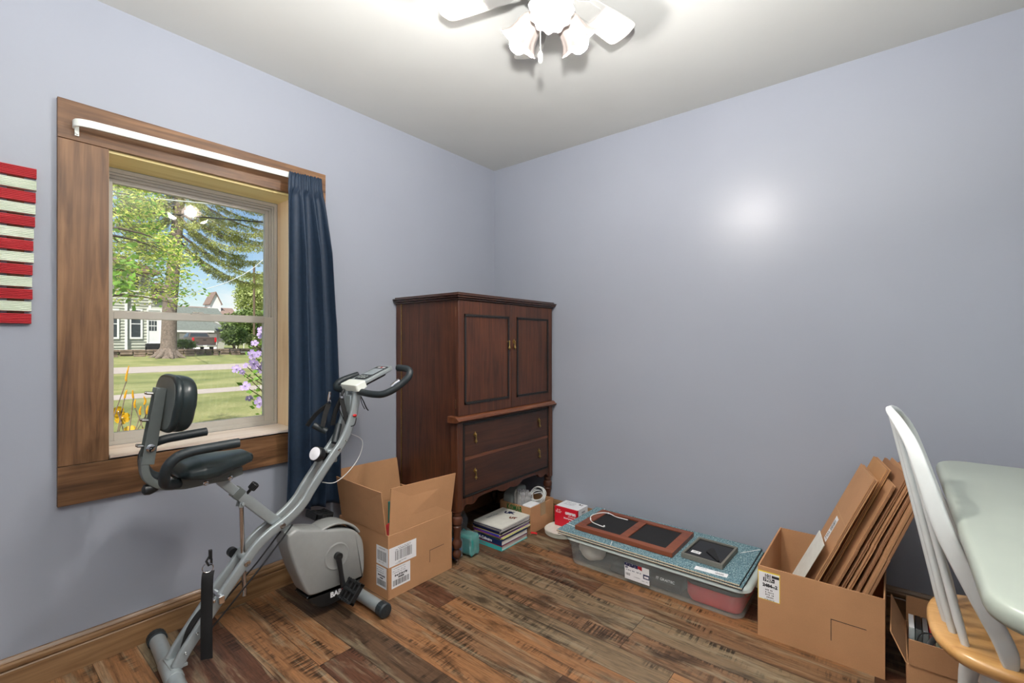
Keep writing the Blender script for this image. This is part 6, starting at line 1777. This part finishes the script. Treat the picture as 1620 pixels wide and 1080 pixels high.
# pickup truck
tk = thing('pickup_truck', 'taupe pickup truck parked facing the garage across the street', 'truck', (-49.5, 12.8, .33))
ca_, sa_ = math.cos(R(6)), math.sin(R(6))
TM = Matrix.Translation((-46.9, 12.75, .335)) @ Matrix.Rotation(R(180 - 4), 4, 'Z')       # local +x = forward
b = MB(); b.M = TM
def sec_(x, w_, z0, z1, wt=None): wt = wt or w_; return [(x, -w_, z0), (x, w_, z0), (x, wt, z1), (x, -wt, z1)]
def loft(b, secs, mi=0):
    n = 4; vs = [p for s_ in secs for p in s_]
    fs = [(i * 4 + j, i * 4 + (j + 1) % 4, (i + 1) * 4 + (j + 1) % 4, (i + 1) * 4 + j) for i in range(len(secs) - 1) for j in range(4)]
    b.add(vs, fs + [(3, 2, 1, 0), tuple((len(secs) - 1) * 4 + j for j in range(4))], mi)
loft(b, [sec_(0, .92, .50, 1.24), sec_(.1, .96, .46, 1.26), sec_(2.0, .97, .44, 1.24), sec_(3.9, .97, .44, 1.20), sec_(5.0, .94, .46, 1.14), sec_(5.45, .85, .50, .98)])
loft(b, [sec_(1.75, .86, 1.22, 1.24, .86), sec_(1.95, .86, 1.22, 1.66, .70), sec_(2.2, .86, 1.22, 1.72, .68), sec_(3.3, .86, 1.2, 1.72, .68), sec_(4.2, .88, 1.18, 1.22, .80)])
bd = b.build('body', 'truck', tk, bevel=.05, seg=3)
b = MB(); b.M = TM; b.box((-.03, -.80, .60), (.0, .80, 1.20)); b.box((-.05, -.60, 1.14), (.02, .60, 1.22)); b.build('tailgate', 'truck', tk, bevel=.015)
b = MB(); b.M = TM; b.box((-.035, -.13, .93), (-.028, .13, 1.02)); b.build('handle', 'tyre', bd)
for s_ in (-1, 1):
    b = MB(); b.M = TM; b.box((-.04, s_ * .80, .78), (.12, s_ * .965, 1.20)); b.build('tail_lamp', 'tail', tk, bevel=.02)
b = MB(); b.M = TM; b.box((-.20, -.95, .34), (.05, .95, .52)); b.build('bumper', 'chrome', tk, bevel=.03)
b = MB(); b.M = TM; b.box((-.21, -.16, .37), (-.198, .16, .50)); b.build('number_plate', 'white_p', tk)
b = MB(); b.M = TM; loft(b, [sec_(1.78, .74, 1.30, 1.33, .74), sec_(1.925, .74, 1.30, 1.62, .64)]); b.build('rear_window', 'dark_glass', tk, smooth=0)
for s_ in (-1, 1):
    b = MB(); b.M = TM; b.add([(2.1, s_ * .865, 1.30), (3.75, s_ * .88, 1.28), (3.25, s_ * .74, 1.64), (2.2, s_ * .74, 1.64), (2.1, s_ * .80, 1.30), (3.75, s_ * .80, 1.28), (3.25, s_ * .68, 1.64), (2.2, s_ * .68, 1.64)], [(0, 1, 2, 3), (7, 6, 5, 4), (0, 4, 5, 1), (1, 5, 6, 2), (2, 6, 7, 3), (3, 7, 4, 0)]); b.build('side_window', 'dark_glass', tk, smooth=0)
    for x in (1.15, 4.45):
        b = MB(); b.M = TM; b.lathe([(.0, -.11), (.30, -.11), (.365, -.09), (.365, .09), (.30, .11), (.0, .11)], (x, s_ * .84, .365), (0, 1, 0), 28); wl = b.build('wheel', 'tyre', tk)

# shrubs and trees beyond
def shrub(lab, c, r, n, mt, size, seed, name='shrub', cat='shrub', trunk=None, asp=.35, group=None):
    rr = random.Random(seed)
    t = thing(name, lab, cat, (c[0], c[1], gz(c[0])), group)
    zt = gz(c[0])
    b = MB()
    for k in range(5):
        a = rr.uniform(0, 6.28); b.tube([(c[0] + .1 * math.cos(a), c[1] + .1 * math.sin(a), zt - .05), (c[0] + r[0] * .4 * math.cos(a), c[1] + r[1] * .4 * math.sin(a), c[2])], [(trunk or .05), (trunk or .05) * .4], n=6)
    b.build('stems', 'bark2', t)
    b = MB(); P_ = []
    for k in range(14):
        cc = blob_pts(rr, c, (r[0] * .6, r[1] * .6, r[2] * .65), 1, .5)[0]
        P_ += blob_pts(rr, cc, (r[0] * .5, r[1] * .5, r[2] * .45), n // 14, .6)
    P_ = [p for p in P_ if p[2] > zt]
    leafquads(b, P_, size, rr, asp=asp); b.build('foliage', mt, t, smooth=0)
    return t
def at_(px, py, X): p = atx(px, py, X); return (p.x, p.y, p.z)
c = at_(362, 533, -48); shrub('wide green shrub growing right of the truck', (-45.5, c[1] - .3, c[2]), (1.2, 1.25, .95), 2600, 'leaf4', .22, 1)
c = at_(294, 544, -42.6); shrub('low green bush between the spruce and the truck', c, (.8, .95, .40), 1800, 'leaf4', .14, 2)
c = at_(294, 537, -44.6)
rr = random.Random(3); b = MB()
leafquads(b, blob_pts(rr, (c[0], c[1], .62), (.45, .8, .45), 400, .2), .35, rr, droop=-1.6, asp=.10)
tag(b.build('plume_grass', 'redbag' if False else 'concrete', loc=(c[0], c[1], .3), smooth=0), 'pinkish plume grass behind the low bush beside the spruce', 'grass')['kind'] = 'stuff'
c = at_(400, 520, -52.8); shrub('dense green trees behind the driveway right of the garage', c, (1.9, 3.6, 2.2), 7000, 'leaf4', .30, 4, 'tree', 'tree', .15)
c = at_(412, 538, -46); shrub('yellowish bush at the right beyond the driveway', c, (1.1, 1.8, .8), 1800, 'leaf3', .25, 5)
c = at_(416, 470, -75); shrub('tall pale green tree rising beyond the garage at the right', c, (3.5, 4.0, 4.6), 11000, 'leaf3', .36, 6, 'tree', 'tree', .3)
c = at_(180, 500, -60); shrub('green tree behind the house across the street', (-62, -6, 7), (4, 5, 5), 3000, 'leaf4', .6, 7, 'tree', 'tree', .3)
# pole, pipe fence, wires
p = atx(402, 500, -50)
b = MB(); b.cyl((p.x, p.y, .3), (p.x, p.y, 9.5), .11, 12); up = tag(b.build('utility_pole', 'bark2', loc=(p.x, p.y, .3)), 'slim wooden utility pole by the driveway across the street', 'pole')
b = MB(); q0, q1 = atx(374, 541, -50), atx(397, 541, -50)
b.tube([q0, q1], .035, n=8)
for t in (0, .5, 1): q = q0.lerp(q1, t); b.tube([(q.x, q.y, .3), (q.x, q.y, q.z)], .035, n=8)
tag(b.build('pipe_fence', 'white_p', loc=(q0.x, q0.y, .3)), 'low white pipe rail beyond the driveway across the street', 'fence')
wl_ = [('dark overhead cable crossing in front of the spruce, lower of two', (130, 327), (440, 353.5), -16, .026, 'black'), ('pale overhead cable above the dark one, crossing the spruce', (130, 303), (440, 333), -16, .022, 'cable')]
for lb, a, c, X, r, mt in wl_:
    pa, pb = atx(*a, X), atx(*c, X); d = (pb - pa)
    b = MB(); b.tube([pa - d * 1.5, pa - d * .5 , pa, pb, pb + d * .5, pb + d * 1.5], r, n=6)
    tag(b.build('power_line', mt, loc=tuple(pa), smooth=50), lb, 'cable', 'overhead cables')
pa = [atx(px, py, -30) for px, py in ((440, 390), (424, 404), (395, 428), (360, 446), (320, 459), (290, 470))] + [atx(252, 474, -43.4)]
b = MB(); b.tube(smooth_path([pa[0] + (pa[0] - pa[1]) * 8] + pa, 3), .022, n=6)
tag(b.build('power_line', 'cable', loc=tuple(pa[3]), smooth=50), 'sagging pale cable running from upper right down to the house', 'cable', 'overhead cables')
